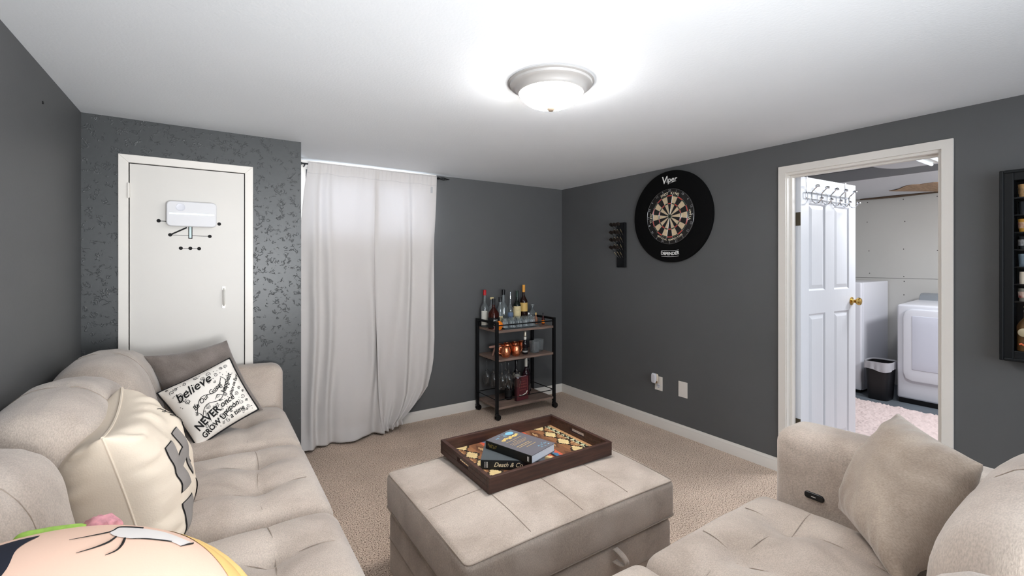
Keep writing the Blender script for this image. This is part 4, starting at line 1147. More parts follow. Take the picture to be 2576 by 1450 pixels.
# big peach novelty cushion in the lower left foreground
t = thing('novelty_cushion', 'large peach printed novelty cushion with yellow rim in the lower left corner', 'cushion', (-3.345, -2.90, 0.765))
Mrot = Matrix.Rotation(math.radians(24), 4, 'X') @ Matrix.Rotation(math.radians(5), 4, 'Y')
AX, AY, AZ = 0.305, 0.30, 0.125
def pc_(x, y, off=0.0, side=1):
    r2 = (x/AX)**2+(y/AY)**2; z = AZ*max(0, 1-r2)**0.42 if r2 < 1 else 0
    return Mrot @ Vector((x, y, side*(z+off)))
def pn_(x, y, off):
    e = 0.004; p = pc_(x, y); n = (pc_(x+e, y)-pc_(x-e, y)).cross(pc_(x, y+e)-pc_(x, y-e))
    return p+(n.normalized()*off if n.length > 1e-9 else Vector((0, 0, off)))
b = B(); n1, n2 = 96, 36
for side in (1, -1):
    vs = []; fs = []
    for j in range(n2+1):
        rr = sin(PI/2*j/n2)
        for i in range(n1):
            a = 2*PI*i/n1; vs.append(pc_(AX*rr*cos(a), AY*rr*sin(a), 0, side))
    for j in range(n2):
        for i in range(n1):
            q = (j*n1+i, j*n1+(i+1) % n1, (j+1)*n1+(i+1) % n1, (j+1)*n1+i); fs.append(q if side < 0 else tuple(reversed(q)))
    b.add(vs, fs, 0 if side > 0 else 1)
b.build('cover', [mat('peach_fleece', (236, 200, 178), 0.9, bump=0.15, bscale=300), mat('yellow_fleece', (232, 190, 112), 0.9)], t, angle=80)
b = B().tube([Mrot @ Vector((AX*cos(2*PI*i/60), AY*sin(2*PI*i/60), 0.0)) for i in range(60)], 0.016, 10, closed=True)
b.build('yellow_rim', mat('yellow_plush', (236, 198, 128), 0.9), t)
M_yel = mat('yellow_border_fleece', (236, 198, 126), 0.9)
def strip(b, outer, inner, off, k=5):
    """surface-hugging band between two point lists"""
    n = len(outer); vs = []; fs = []
    for j in range(k+1):
        for (x0, y0), (x1, y1) in zip(outer, inner): vs.append(pn_(x0+(x1-x0)*j/k, y0+(y1-y0)*j/k, off))
    for j in range(k):
        for i in range(n-1): fs.append((j*n+i, j*n+i+1, (j+1)*n+i+1, (j+1)*n+i))
    b.add(vs, fs)
def smooth(pts, m=6):      # Catmull-Rom through the points
    out = []
    P = [pts[0]]+list(pts)+[pts[-1]]
    for i in range(1, len(P)-2):
        for k in range(m):
            q = k/m; a_, b_, c_, d_ = P[i-1], P[i], P[i+1], P[i+2]
            out.append(tuple(0.5*((2*b_[j])+(-a_[j]+c_[j])*q+(2*a_[j]-5*b_[j]+4*c_[j]-d_[j])*q*q+(-a_[j]+3*b_[j]-3*c_[j]+d_[j])*q**3) for j in (0, 1)))
    out.append(pts[-1]); return out
b = B(); ang = [math.radians(62-82*i/24) for i in range(25)]
strip(b, [(AX*0.995*cos(a), AY*0.995*sin(a)) for a in ang], [(AX*(0.995-0.11*sin(PI*min(1, i/14+0.02)/2))*cos(a), AY*(0.995-0.11*sin(PI*min(1, i/14+0.02)/2))*sin(a)) for i, a in enumerate(ang)], 0.0010)
o = b.build('yellow_border', M_yel, t, angle=None); o.data.shade_smooth()
b = B()
strip(b, smooth([(-0.150, 0.235), (-0.110, 0.242), (-0.060, 0.250), (-0.030, 0.257), (-0.006, 0.257)]), smooth([(-0.150, 0.05), (-0.055, 0.10), (-0.026, 0.170), (-0.024, 0.225), (-0.006, 0.255)]), 0.0010, 12)
o = b.build('navy_patch', mat('navy_fleece', (26, 30, 44), 0.9), t, angle=None); o.data.shade_smooth()
b = B()
strip(b, smooth([(0.083, 0.226), (0.090, 0.242), (0.119, 0.236), (0.152, 0.222), (0.180, 0.200), (0.196, 0.186)]), smooth([(0.083, 0.224), (0.093, 0.212), (0.115, 0.201), (0.140, 0.196), (0.166, 0.186), (0.181, 0.173)]), 0.0012)
o = b.build('white_crescent', mat('white_fleece', (226, 220, 216), 0.9), t, angle=None); o.data.shade_smooth()
def line(pts, w0, taper=True):
    ps = smooth(pts); m = len(ps)
    B().tube([pn_(x, y, 0.0012) for x, y in ps], [w0*(0.2+0.8*min(1, i/(m*0.6))) for i in range(m)], 5).build('curved_line', M_ink, t, angle=None)
line([(0.034, 0.222), (0.058, 0.224), (0.083, 0.230), (0.092, 0.243), (0.104, 0.243), (0.126, 0.236)], 0.0015)
line([(0.048, 0.184), (0.068, 0.190), (0.084, 0.199), (0.092, 0.211)], 0.0016)
line([(0.084, 0.168), (0.096, 0.175), (0.102, 0.187), (0.104, 0.204)], 0.0018)
line([(0.106, 0.2015), (0.122, 0.200), (0.140, 0.1955), (0.168, 0.1865)], 0.0009); line([(0.180, 0.1725), (0.190, 0.178), (0.199, 0.184)], 0.0014)
b = B().rbox((0, 0, 0), (0.115, 0.045, 0.05), 0.022, 10, disp=lambda p, n: Vector((p.x, p.y*(1-0.5*abs(p.x)/0.058), p.z*(0.40+0.60*(0.058-p.x)/0.115)))); o = b.build('green_leaf', mat('lime_fleece', (172, 214, 100), 0.9, vary=0.3, vscale=60), t); o.location = (0.000, 0.272, 0.136); o.scale = (0.85, 0.85, 0.85)
b = B().ball((0, 0, 0), 0.036, 24, sc=(1, 0.7, 0.75)); b.v = [p+p.normalized()*0.007*noise.noise(p*90) for p in b.v]; o = b.build('pink_pompom', mat('pink_plush', (236, 168, 176), 0.95, vary=0.4, vscale=80), t); o.location = (0.062, 0.278, 0.126); o.scale = (0.85, 0.85, 0.85)

# ------------------------------------------------------------------ tray and books
TZ = 0.4915
t = thing('serving_tray', 'dark wooden tray with a patterned base and cut-out handles on the ottoman', 'tray', (-1.905, -2.02, TZ), math.radians(-0.6))
tx, ty, th = 0.325, 0.225, 0.062
b = B()
b.box((-tx, -ty, 0), (tx, -ty+0.017, th)); b.box((-tx, ty-0.017, 0), (tx, ty, th))
for s in (-1, 1):
    a0, a1 = (-tx, -tx+0.017) if s < 0 else (tx-0.017, tx); yy = ty-0.017
    hw, z0, z1 = 0.052, 0.026, 0.046
    # end board with a rounded slot
    outer = [(-yy, 0), (yy, 0), (yy, th), (-yy, th)]
    b.box((a0, -yy, 0), (a1, yy, z0)); b.box((a0, -yy, z1), (a1, yy, th)); b.box((a0, -yy, z0), (a1, -hw, z1)); b.box((a0, hw, z0), (a1, yy, z1))
b.build('tray_frame', M_walnut, t, angle=None, bevel=0.0015)
cols_ = [(96, 62, 42), (196, 150, 104), (232, 206, 150), (206, 92, 66), (74, 122, 158), (46, 36, 30), (206, 214, 176), (150, 104, 70), (126, 84, 58)]
mk = [mat('inlay_%s' % n_, c, 0.45, vary=0.18, vscale=30) for n_, c in zip(('brown', 'tan', 'cream', 'coral', 'blue', 'ebony', 'mint', 'caramel', 'umber'), cols_)]
NX, NY = 100, 68
def pat(i, j):
    x = abs(i+0.5-NX/2)/(NX/2)              # 0 centre .. 1 ends
    y = (j+0.5)/NY
    tri = abs(((y*4) % 1)-0.5)*2            # 4 periods along the short side
    step = round(tri*5)/5
    saw = abs(((y*14) % 1)-0.5)*2
    if x > 0.93: return 1
    if x > 0.86: return 6 if (int(y*44) % 2 or 0.885 < x < 0.905) and not (0.88 < x < 0.92 and int(y*22) % 2) else 5
    if x > 0.60:
        c = 0.73; dd = abs(x-c)/0.13+ (1-step)*0.9-0.15
        if dd < 0.55: return 2
        if dd < 0.85: return 5
        return 1 if saw > 0.45 and x > 0.8 else 7
    if x > 0.42:
        c = 0.51; r = abs(x-c)/0.09+abs(((y*3) % 1)-0.5)*2.6
        if r < 0.45: return 2 if (i+j) % 3 == 0 else 7
        if r < 0.95: return 0
        return 8
    if x > 0.34+0.05*saw: return 3 if x < 0.42 else 0
    if x > 0.29: return 4
    if x > 0.26: return 5
    r = x/0.27+abs(((y*2) % 1)-0.5)*1.9
    if r < 0.9: return 2
    if r < 1.15: return 3
    return 1
b = B(); x0, x1, y0, y1 = -tx+0.017, tx-0.017, -ty+0.017, ty-0.017
b.box((x0, y0, 0.002), (x1, y1, 0.0095), 1)
for i in range(NX):
    for j in range(NY):
        xa, xb = x0+(x1-x0)*i/NX, x0+(x1-x0)*(i+1)/NX; ya, yb = y0+(y1-y0)*j/NY, y0+(y1-y0)*(j+1)/NY
        b.poly([(xa, ya, 0.010), (xb, ya, 0.010), (xb, yb, 0.010), (xa, yb, 0.010)], pat(i, j))
b.build('patterned_base', mk, t, angle=None)

M_page = mat('book_pages', (222, 228, 236), 0.8, bump=0.4, bscale=8, stretch=(1, 1, 160))
def book(name, label, loc_, rz, L, Wd, th_, cover, spinecol):
    """local x along the spine, +y away from the spine"""
    t = thing(name, label, 'book', loc_, rz)
    b = B(); c = 0.0028
    b.box((0, 0, 0), (L, Wd, c)); b.box((0, 0, th_-c), (L, Wd, th_)); b.build('cover', cover, t, angle=None, bevel=0.0008)
    B().rbox((L/2, 0.0008, th_/2), (L, 0.0045, th_), 0.002, 6).build('spine', spinecol, t)
    B().box((0.003, 0.003, c), (L-0.003, Wd-0.005, th_-c)).build('page_block', M_page, t, angle=None)
    return t
bz = TZ+0.0105
bk = book('book', 'thick black book with white script on its spine, lower of the two in the tray', (-2.166, -2.058, bz), math.radians(-36), 0.272, 0.205, 0.040, mat('charcoal_cloth', (70, 76, 80), 0.75), mat('black_cloth', (20, 24, 28), 0.6))
b = B(); put_text(b, 'Death & Co', 0.0265, lambda x, y: (0.116+x*0.93, -0.0018, 0.020+y), shear=0.4, bold=0.0002)
b.build('spine_lettering', mat('cream_foil', (240, 228, 196), 0.5), bk)
b = B()
for k in range(3):
    for q in range(7): b.box((0.017+k*0.0055, -0.0019, 0.008+q*0.0036), (0.0195+k*0.0055, -0.0013, 0.0105+q*0.0036))
b.build('small_spine_lettering', M_lettering, bk)
b = B(); b.box((0.243, 0.10, 0.0401), (0.248, 0.125, 0.0404)); b.tube([(0.19+0.004*i, 0.045+0.004*sin(i*2), 0.0404) for i in range(5)], 0.0011, 4)
b.build('cover_marks', M_lettering, bk)
b2 = book('book', 'grey book with gold and blue print, upper of the two in the tray', (-2.088, -1.968, bz+0.0402), math.radians(-73), 0.258, 0.172, 0.036, mat('grey_cloth', (96, 94, 100), 0.7), mat('black_spine_cloth', (18, 20, 18), 0.6))
zt = 0.0364
b = B(); b.prism([(0.030+0.016*cos(a), 0.128+0.024*sin(a)) for a in [2*PI*i/28 for i in range(28)]], 0.0361, 0.0364)
random.seed(5)
for (cx, cy, k) in ((0.030, 0.070, 9), (0.228, 0.120, 10)):
    for q in range(k):
        x_, y_ = cx+random.uniform(-0.014, 0.014), cy+random.uniform(-0.034, 0.034); a = random.uniform(0, 6)
        b.tube([(x_+0.006*cos(a+i*0.9)*(1-i/7), y_+0.006*sin(a+i*0.9)*(1-i/7), zt) for i in range(6)], 0.0006, 4)
b.build('blue_ornament', mat('blue_foil', (128, 190, 214), 0.5), b2)
b = B()
for i in range(46):
    y_ = 0.036+0.112*(i+0.5)/46; r_ = random.uniform(0.003, 0.007); cx = 0.064+random.uniform(-0.006, 0.006)+0.004*sin(i*0.4); a = random.uniform(0, 6)
    b.tube([(cx+r_*cos(a+q*0.8)*(1-q/11), y_+r_*sin(a+q*0.8)*(1-q/11), zt) for q in range(9)], 0.0009, 4)
b.tube([(0.062+0.005*sin(q*1.3), 0.034+0.0048*q, zt) for q in range(25)], 0.0010, 4)
b.build('gold_title', mat('gold_foil', (222, 192, 112), 0.4), b2)
b = B()
for x_, y0_, y1_, w_ in ((0.092, 0.035, 0.14, 0.0012), (0.106, 0.06, 0.09, 0.0010), (0.118, 0.03, 0.14, 0.0007), (0.128, 0.03, 0.13, 0.0007), (0.136, 0.035, 0.12, 0.0007), (0.156, 0.028, 0.115, 0.0016), (0.168, 0.03, 0.12, 0.0013), (0.186, 0.06, 0.125, 0.0012)):
    y_ = y0_
    while y_ < y1_:
        l = random.uniform(0.003, 0.010); b.box((x_-w_, y_, 0.0361), (x_+w_, min(y1_, y_+l), 0.0364)); y_ += l+0.0016
b.build('gold_lines', M_gold, b2, angle=None)
b = B()
for i in range(12): a = i*1.7; b.tube([(0.018+0.0042*i+0.003*cos(a+q), -0.0016, 0.018+0.008*sin(a*0.7+q*0.8)) for q in range(5)], 0.0006, 4)
b.build('spine_title', mat('dull_gold', (140, 118, 52), 0.5), b2)
b = B(); b.box((0.236, -0.0017, 0.008), (0.241, -0.0012, 0.028)); b.box((0.243, -0.0017, 0.008), (0.2445, -0.0012, 0.028)); b.build('publisher_mark', M_lettering, b2, angle=None)

# ------------------------------------------------------------------ bar cart
CX, CY = -0.73, -0.205
hx_, hy_ = 0.317, 0.172
S1, S2, S3 = 0.778, 0.527, 0.110
t = thing('bar_cart', 'black metal bar cart on casters with three grey oak shelves', 'bar cart', (CX, CY, 0.0))
lg = 0.0125
for sx in (-1, 1):
    for sy in (-1, 1):
        x, y = sx*hx_, sy*hy_
        B().box((x-lg, y-lg, 0.062), (x+lg, y+lg, 0.855)).build('leg', M_black, t, angle=None, bevel=0.0015)
        b = B(); b.tube([(x, y, 0.035), (x, y, 0.063)], 0.008, 8)
        b.box((x-0.016, y-0.014, 0.036), (x+0.018, y+0.014, 0.060)); cs = b.build('caster', M_blackp, t, angle=None, bevel=0.005)
        b = B()
        for dy in (-0.013, 0.013): b.lathe([(0.0, -0.006), (0.022, -0.006), (0.025, -0.002), (0.025, 0.002), (0.022, 0.006), (0, 0.006)], 20, M=Matrix.Translation((x+0.010, y+dy, 0.025)) @ Matrix.Rotation(PI/2, 4, 'X'))
        b.build('wheel', M_blackp, cs)
for sx in (-1, 1): B().box((sx*hx_-lg+0.0008, -hy_+lg, 0.835), (sx*hx_+lg-0.0008, hy_-lg, 0.8545)).build('end_rail', M_black, t, angle=None, bevel=0.001)
for sy in (-1, 1): B().box((-hx_, sy*hy_-0.004, 0.819), (hx_, sy*hy_+0.004, 0.829)).build('side_rail', M_black, t, angle=None)
b = B(); z = 0.172
for sy in (-1, 1): b.tube([(-hx_, sy*hy_, z), (hx_, sy*hy_, z)], 0.004, 8)
for sx in (-1, 1): b.tube([(sx*hx_, -hy_, z), (sx*hx_, hy_, z)], 0.004, 8)
b.build('lower_rails', M_black, t)
for z in (S1, S2, S3):
    B().box((-hx_+lg, -hy_-0.006, z-0.020), (hx_-lg, hy_+0.006, z)).build('shelf', M_shelfwood, t, angle=None, bevel=0.001)
b = B()
for y in (-0.155, -0.11, -0.04, 0.01, 0.06):
    b.box((-0.29, y-0.002, S2-0.0315), (0.0, y+0.002, S2-0.030)); b.box((-0.29, y-0.001, S2-0.030), (0.0, y+0.001, S2-0.020))
b.build('glass_holder', M_black, t, angle=None)

# bottles ----------------------------------------------------------
def bottle(x, y, z, label, H_, R_b, neck, sh, glass, cap=None, capm=None, lab=None, labm=None, liquid=None, liqh=0.4, p=2.0, sy=1.0, capr=None, name='bottle', rz=0.0, text=None, band=None, group='bottles on the bar cart'):
    t = thing(name, label, 'bottle', (x, y, z), rz, group)
    hs = H_*sh
    prof = [(0, 0.004), (R_b*0.85, 0.0), (R_b, 0.006), (R_b, hs), (R_b*0.93, hs+R_b*0.35), (R_b*0.62, hs+R_b*0.85), (neck*1.15, hs+R_b*1.35), (neck, hs+R_b*1.7), (neck, H_-0.004), (neck*0.9, H_), (0, H_)]
    if glass is M_glass or glass is M_green and False:
        w_ = 0.0022; inn = [(0, H_-0.002), (neck-w_, H_-0.002), (neck-w_, hs+R_b*1.7), (R_b*0.62-w_, hs+R_b*0.85), (R_b*0.93-w_, hs+R_b*0.35), (R_b-w_, hs), (R_b-w_, 0.010), (0, 0.010)]
        b = B().lathe(prof[:-1]+[(neck-w_, H_)]+inn[2:], 32, p=p, sy=sy)
    else: b = B().lathe(prof, 32, p=p, sy=sy)
    b.build('bottle_glass', glass, t)
    if liquid:
        k = 0.0026; lp = [(0, 0.0105), (R_b-k, 0.0105), (R_b-k, hs*liqh*1.6 if hs*liqh*1.6 < hs else hs), (0, hs*liqh*1.6 if hs*liqh*1.6 < hs else hs)]
        B().lathe(lp, 32, p=p, sy=sy).build('liquid', liquid, t)
    cr = capr or neck*1.25
    if cap: B().lathe([(cr, H_-cap), (cr, H_+0.003), (cr*0.9, H_+0.005), (0, H_+0.005)], 20).build('cap', capm, t)
    if lab:
        z0, z1, f = lab; b = B(); m = 24; rr = R_b+0.0008
        def lf(u, v):
            a = -PI/2-0.35+(u-0.5)*2*PI*f; ca, sa = cos(a), sin(a); k = 1 if p == 2 else (abs(ca)**p+abs(sa)**p)**(-1/p)
            return (rr*k*ca, rr*k*sa*sy, z0+(z1-z0)*v)
        b.grid(lf, m, 4); b.build('paper_label', labm, t)
        if text:
            b = B()
            for (s, sz, zz, mm) in text:
                def tf(X, Y):
                    a = -PI/2-0.35+X/rr; ca, sa = cos(a), sin(a); k = 1 if p == 2 else (abs(ca)**p+abs(sa)**p)**(-1/p)
                    return ((rr+0.0006)*k*ca, (rr+0.0006)*k*sa*sy, zz+Y)
                put_text(b, s, sz, tf)
            b.build('label_lettering', text[0][3], t)
    if band: B().lathe([(R_b+0.0006, band[0]), (R_b+0.0006, band[1])], 32, p=p, sy=sy).build('label_band', band[2], t)
    return t
Z1 = S1
bottle(-1.000, -0.085, Z1, 'clear bottle with a red cap at the back left of the cart', 0.338, 0.036, 0.011, 0.52, M_glass, 0.045, M_red, (0.02, 0.15, 0.35), M_label, capr=0.0145)
bottle(-0.950, -0.130, Z1, 'clear round-shouldered bottle with a wooden cork stopper', 0.270, 0.046, 0.012, 0.52, M_glass, 0.014, M_cream, (0.03, 0.14, 0.30), M_label, capr=0.018)
bottle(-1.000, -0.245, Z1, 'square whiskey bottle with black cap and black label, front left of the cart', 0.268, 0.040, 0.0115, 0.50, M_whisky, 0.05, M_blackcap, (0.012, 0.105, 0.62), M_blklabel, p=5, capr=0.0155, rz=0.3,
       text=[('JACK', 0.019, 0.082, M_lettering), ("DANIEL'S", 0.013, 0.066, M_lettering), ('No.7', 0.016, 0.047, M_lettering), ('WHISKEY', 0.011, 0.030, M_lettering)])
bottle(-0.882, -0.165, Z1, 'slim textured clear bottle with a short black cap', 0.272, 0.027, 0.012, 0.60, M_glass, 0.042, M_blackcap, (0.03, 0.10, 0.3), M_cream, capr=0.0145)
bottle(-0.800, -0.095, Z1, 'tall clear bottle with a large black stopper', 0.335, 0.042, 0.0135, 0.50, M_glass, 0.045, M_blackcap, (0.02, 0.055, 0.3), M_label, capr=0.017)
tt = bottle(-0.722, -0.095, Z1, 'clear bottle with a silver pour spout', 0.262, 0.031, 0.010, 0.56, M_glass, 0.012, M_chrome, (0.05, 0.12, 0.3), mat('blue_grey_label', (96, 116, 146), 0.5), capr=0.012)
B().lathe([(0.009, 0.266), (0.009, 0.280), (0.005, 0.290), (0.0035, 0.312), (0.006, 0.314), (0, 0.316)], 16).build('pour_spout', M_chrome, tt)
bottle(-0.640, -0.090, Z1, 'dark green bottle with a cream label', 0.318, 0.037, 0.0125, 0.56, M_green, 0.055, mat('dark_green_foil', (38, 56, 48), 0.3), (0.035, 0.175, 0.42), M_cream, capr=0.0135, text=[('~~~~', 0.016, 0.14, M_ink), ('= = =', 0.012, 0.10, M_ink)])
bottle(-0.560, -0.088, Z1, 'tallest bottle, dark glass with an amber yellow capsule', 0.372, 0.038, 0.0130, 0.58, M_amber, 0.066, M_yellow, (0.12, 0.205, 0.45), M_gold, capr=0.0150)
tt = thing('bottle', 'round flat clear flask with a glass stopper near the right end', 'bottle', (-0.462, -0.100, Z1), 0.2, 'bottles on the bar cart')
b = B().lathe([(0, 0.003), (0.030, 0.0), (0.046, 0.018), (0.053, 0.05), (0.050, 0.085), (0.036, 0.115), (0.016, 0.135), (0.011, 0.142), (0.011, 0.165), (0.009, 0.165), (0.009, 0.14), (0.034, 0.112), (0.0475, 0.084), (0.0505, 0.05), (0.044, 0.02), (0.0, 0.008)], 36, sy=0.6); b.build('bottle_glass', M_glass, tt)
B().lathe([(0.0085, 0.155), (0.0085, 0.168), (0.019, 0.172), (0.019, 0.182), (0, 0.184)], 20).build('stopper', mat('frosted_glass', (190, 196, 198), 0.3, trans=0.6), tt)
bottle(-0.505, -0.215, Z1, 'small pink gold bottle at the right of the glasses', 0.108, 0.018, 0.006, 0.5, mat('rose_glass', (190, 130, 100), 0.1, trans=0.5), 0.016, M_gold)
bottle(-0.448, -0.255, Z1, 'tiny dark red bottle with a black cap at the right end', 0.105, 0.014, 0.006, 0.5, mat('dark_red_glass', (60, 14, 12), 0.1), 0.02, M_blackcap, (0.012, 0.04, 0.5), M_orange)
bottle(-0.590, -0.215, Z1, 'low arched clear bottle among the crystal glasses', 0.115, 0.025, 0.008, 0.5, M_glass, 0.012, M_chrome)
tt = thing('bottle', 'orange fruit-shaped bottle at the front left corner of the cart', 'bottle', (-0.990, -0.325, Z1), 0, 'bottles on the bar cart')
b = B().lathe([(0, 0.0), (0.012, 0.0), (0.024, 0.014), (0.032, 0.034), (0.032, 0.050), (0.024, 0.066), (0.012, 0.075), (0.007, 0.080), (0.0, 0.080)], 28); b.build('bottle_glass', M_orange, tt)
B().lathe([(0.007, 0.078), (0.006, 0.100), (0.008, 0.101), (0.008, 0.112), (0, 0.113)], 16).build('cap', M_blackcap, tt)
t = thing('card_box', 'small blue and pink box lying at the left front of the cart', 'box', (-0.992, -0.290, Z1), 0.15)
B().box((-0.032, -0.008, 0), (-0.016, 0.028, 0.030)).build('pink_side', mat('pink_card', (196, 150, 150), 0.6), t, angle=None); B().box((-0.016, -0.008, 0), (0.020, 0.028, 0.030)).build('blue_side', mat('blue_card', (86, 160, 190), 0.6), t, angle=None)

# clear tray with cut crystal tumblers
t = thing('glass_tray', 'cut crystal tray under the tumblers on the top shelf', 'tray', (-0.765, -0.255, Z1))
b = B()
def trf(u, v):
    x, y = (u-0.5)*0.40, (v-0.5)*0.215; e = max(abs(u-0.5), abs(v-0.5))*2
    return (x, y, 0.006+0.002*abs(sin(u*60))*abs(sin(v*34))+(0.012*((e-0.9)/0.1) if e > 0.9 else 0))
b.grid(trf, 60, 34); b.box((-0.20, -0.1075, 0.0), (0.20, 0.1075, 0.004)); b.build('tray_plate', mat('cut_crystal', (225, 238, 244), 0.06, trans=0.85), t)
tum = None
spots = [(-0.925, -0.325), (-0.850, -0.330), (-0.775, -0.330), (-0.700, -0.328), (-0.628, -0.322), (-0.890, -0.255), (-0.812, -0.255), (-0.735, -0.255), (-0.660, -0.252)]
tl = ['front row, first from the left', 'front row, second from the left', 'middle of the front row', 'front row, second from the right', 'front row, at the right end',
      'back row, at the left end', 'back row, second from the left', 'back row, second from the right', 'back row, at the right end']
for (x, y), lab in zip(spots, tl):
    if tum is None:
        tum = thing('tumbler', '', 'glass', group='cut crystal tumblers on the tray')
        b = B(); n = 36
        def tf(rr, zz, flute):
            return [((rr+(0.0016 if (i % 3 == 0 and flute) else 0))*cos(2*PI*i/n), (rr+(0.0016 if (i % 3 == 0 and flute) else 0))*sin(2*PI*i/n), zz) for i in range(n)]
        rings = [tf(0.024, 0.0, 0), tf(0.027, 0.004, 1), tf(0.0300, 0.058, 1), tf(0.0308, 0.062, 0), tf(0.0310, 0.086, 0), tf(0.0292, 0.086, 0), tf(0.0280, 0.060, 0), tf(0.0245, 0.014, 0), tf(0.001, 0.012, 0)]
        vs = [p for r in rings for p in r]; fs = [(j*n+i, j*n+(i+1) % n, (j+1)*n+(i+1) % n, (j+1)*n+i) for j in range(len(rings)-1) for i in range(n)]+[tuple(range(n-1, -1, -1)), tuple((len(rings)-1)*n+i for i in range(n))]
        b.add(vs, fs); b.m = [1 if (k//n in (1,) and (k % n) % 3 == 0) or k//n == 0 else 0 for k in range(len(b.f))]; b.build('tumbler_glass', [M_glass, M_cut], tum, angle=20); o = tum
    else: o = copy_tree(tum)
    o.location = (x, y, Z1+0.0092); o['label'] = 'cut crystal tumbler on the cart tray, '+lab

# middle shelf -----------------------------------------------------
Z2 = S2
mug = None
mugs = [(-0.915, -0.315, 2.6, 'hammered copper mug at the front left of the middle shelf'), (-0.802, -0.312, 0.1, 'hammered copper mug at the front, right of the first'),
        (-0.905, -0.190, 1.2, 'copper mug in the back row, left end, behind the front mugs'), (-0.812, -0.180, 1.4, 'copper mug in the back row, second from the left'),
        (-0.722, -0.178, 1.5, 'copper mug in the back row, third from the left'), (-0.632, -0.165, 1.2, 'copper mug in the back row behind the small dark bottle')]
for x, y, r, lab in mugs:
    if mug is None:
        mug = thing('copper_mug', '', 'mug', group='copper mugs on the middle shelf')
        prof = [(0, 0.002), (0.026, 0.0), (0.036, 0.010), (0.044, 0.034), (0.043, 0.058), (0.037, 0.080), (0.036, 0.092), (0.0375, 0.095), (0.034, 0.095), (0.034, 0.082), (0.040, 0.058), (0.041, 0.034), (0.033, 0.013), (0, 0.006)]
        B().lathe(prof, 36).build('mug_body', M_copper, mug)
        B().tube([(0.036, 0, 0.082), (0.052, 0, 0.086), (0.068, 0, 0.076), (0.071, 0, 0.056), (0.062, 0, 0.036), (0.043, 0, 0.026)], 0.0036, 8).build('mug_handle', M_copper, mug); o = mug
    else: o = copy_tree(mug)
    o.location = (x, y, Z2); o.rotation_euler = (0, 0, r); o['label'] = lab
tt = bottle(-0.693, -0.300, Z2, 'small dark sparkling wine bottle with silver foil neck on the middle shelf', 0.205, 0.027, 0.0105, 0.45, M_wine, 0.040, mat('silver_foil', (196, 190, 174), 0.3, metal=0.6), (0.014, 0.060, 0.4), M_blklabel, capr=0.0135)
B().lathe([(0.0282, 0.020), (0.0282, 0.034)], 24).build('label_print', mat('label_print_stripes', (20, 20, 22), 0.5, vary=1, vscale=160, col2=(225, 225, 220)), tt)
B().lathe([(0.0125, 0.135), (0.0125, 0.160)], 16).build('neck_label', M_label, tt)
M_frost = mat('frosted_plastic', (226, 230, 232), 0.12, trans=0.9, ior=1.2)
for k, (x, y, lab) in enumerate(((-0.575, -0.285, 'frosted plastic cup, left of the two on the middle shelf'), (-0.478, -0.225, 'frosted plastic cup, right of the two on the middle shelf'))):
    o = thing('plastic_cup', lab, 'cup', (x, y, Z2), group='frosted cups on the middle shelf')
    b = B().lathe([(0, 0.002), (0.034, 0.0), (0.036, 0.003), (0.041, 0.106), (0.0418, 0.108), (0.039, 0.108), (0.034, 0.006), (0, 0.005)], 36, p=4); b.build('cup_wall', M_frost, o)
t = thing('wooden_mallet', 'pale pink wooden mallet leaning at the left end of the middle shelf', 'mallet', (-1.005, -0.235, Z2))
B().rbox((0.025, 0, 0.088), (0.120, 0.030, 0.026), 0.012, 8, disp=lambda p, n: Vector((p.x, p.y, p.z*(1-0.3*abs(p.x)/0.06)))).build('mallet_head', mat('pink_leather', (176, 136, 122), 0.6, vary=0.2, vscale=20), t)
B().tube([(0.0, 0.0, 0.008), (0.012, 0.0, 0.045), (0.026, 0.0, 0.080)], [0.008, 0.009, 0.011], 10).build('mallet_handle', mat('worn_wood', (142, 108, 94), 0.6), t)

# hanging stemware -------------------------------------------------
wg = None
gl = [(-0.985, -0.100, 'left end, back'), (-0.990, -0.225, 'left end, middle'), (-0.955, -0.315, 'left end, front'), (-0.915, -0.160, 'behind the front glasses, left'),
      (-0.880, -0.310, 'front, just right of the cart leg'), (-0.852, -0.215, 'back, right of the cart leg'), (-0.795, -0.318, 'right end, front')]
for x, y, lab in gl:
    if wg is None:
        wg = thing('wine_glass', '', 'wine glass', group='stemmed glasses hanging under the middle shelf')
        # hangs upside down; origin at the rim
        prof = [(0.031, 0.0), (0.038, 0.030), (0.041, 0.060), (0.036, 0.092), (0.020, 0.122), (0.006, 0.140), (0.0034, 0.155), (0.0034, 0.240), (0.006, 0.246), (0.032, 0.2505), (0.032, 0.252), (0.0, 0.2525)]
        inn = [(0.0302, 0.0), (0.0372, 0.030), (0.0402, 0.060), (0.0352, 0.092), (0.0192, 0.121), (0.004, 0.136), (0, 0.137)]
        B().lathe(list(reversed(inn))+prof, 32).build('wine_glass_body', M_thin, wg); o = wg
        mm = o
    else: o = copy_tree(wg)
    o.location = (x, y, 0.527-0.030-0.2525+0.001); o['label'] = 'clear stemmed glass hanging upside down, '+lab

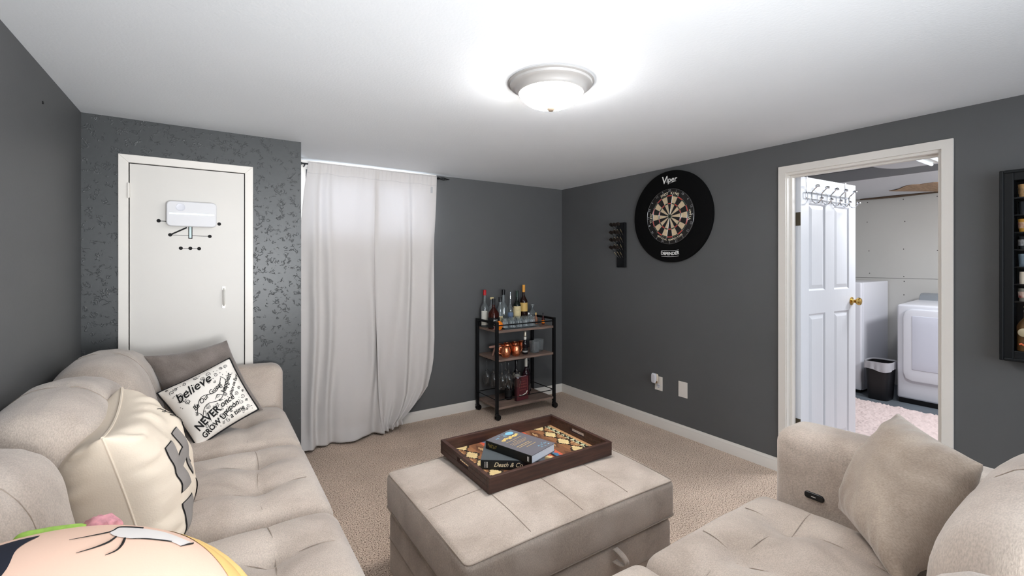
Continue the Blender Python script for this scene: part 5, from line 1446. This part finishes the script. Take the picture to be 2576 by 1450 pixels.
# bottom shelf -----------------------------------------------------
Z3 = S3
bottle(-0.822, -0.215, Z3, 'short black bottle standing behind the right hanging glass', 0.215, 0.036, 0.012, 0.48, M_wine, 0.03, M_blackcap, (0.03, 0.09, 0.35), M_blklabel)
bottle(-0.700, -0.165, Z3, 'dark bottle with a silver shoulder behind the maroon book', 0.335, 0.036, 0.013, 0.60, M_wine, 0.06, M_blackcap, (0.17, 0.225, 0.8), mat('silver_label', (170, 164, 152), 0.35, metal=0.5), capr=0.0145)
bottle(-0.605, -0.190, Z3, 'tall red wine bottle with a white capsule on the bottom shelf', 0.345, 0.037, 0.0130, 0.58, mat('wine_red_black', (38, 16, 24), 0.12), 0.075, M_label, capr=0.0140)
bottle(-0.520, -0.100, Z3, 'dark wine bottle with a pale side label at the back right of the bottom shelf', 0.30, 0.034, 0.0125, 0.60, M_wine, 0.05, M_blackcap, (0.06, 0.16, 0.12), M_label)
t = thing('recipe_book', 'maroon hardcover book standing open a crack on the bottom shelf', 'book', (-0.800, -0.322, Z3), math.radians(6))
M_maroon = mat('maroon_cloth', (84, 30, 38), 0.65)
B().box((0.0, 0.0, 0.0), (0.140, 0.004, 0.215)).build('front_cover', M_maroon, t, angle=None, bevel=0.001)
B().box((0.003, 0.005, 0.004), (0.134, 0.026, 0.211)).build('page_block', M_page, t, angle=None)
B().box((0.0, 0.027, 0.0), (0.140, 0.031, 0.215)).build('back_cover', M_maroon, t, angle=None, bevel=0.001)
B().rbox((0.0, 0.0155, 0.1075), (0.006, 0.031, 0.215), 0.0028, 6).build('spine', mat('dark_maroon', (56, 18, 24), 0.6), t)
M_rg = mat('rose_foil', (176, 96, 84), 0.5); b = B()
for z, q, m_ in ((0.165, 0.010, 4), (0.140, 0.014, 6), (0.114, 0.014, 6), (0.090, 0.010, 5)):
    for k in range(m_):
        xx = 0.072+(k-(m_-1)/2)*0.0155
        b.tube([(xx-0.004, -0.0008, z), (xx-0.004, -0.0008, z+q), (xx+0.004, -0.0008, z+q*(0.9 if k % 2 else 0.5)), (xx+0.004, -0.0008, z)], 0.0009, 4)
pts = [(0.014, 0.030), (0.128, 0.030), (0.128, 0.192), (0.014, 0.192)]
b.tube([(x, -0.0008, z) for x, z in pts], 0.0008, 4, closed=True); b.build('cover_lettering', M_rg, t)
b = B(); b.tube([(0.030, -0.003, 0.052), (0.060, -0.003, 0.044), (0.110, -0.003, 0.058), (0.124, -0.003, 0.078)], 0.004, 6); b.build('bookmark_ribbon', M_label, t)
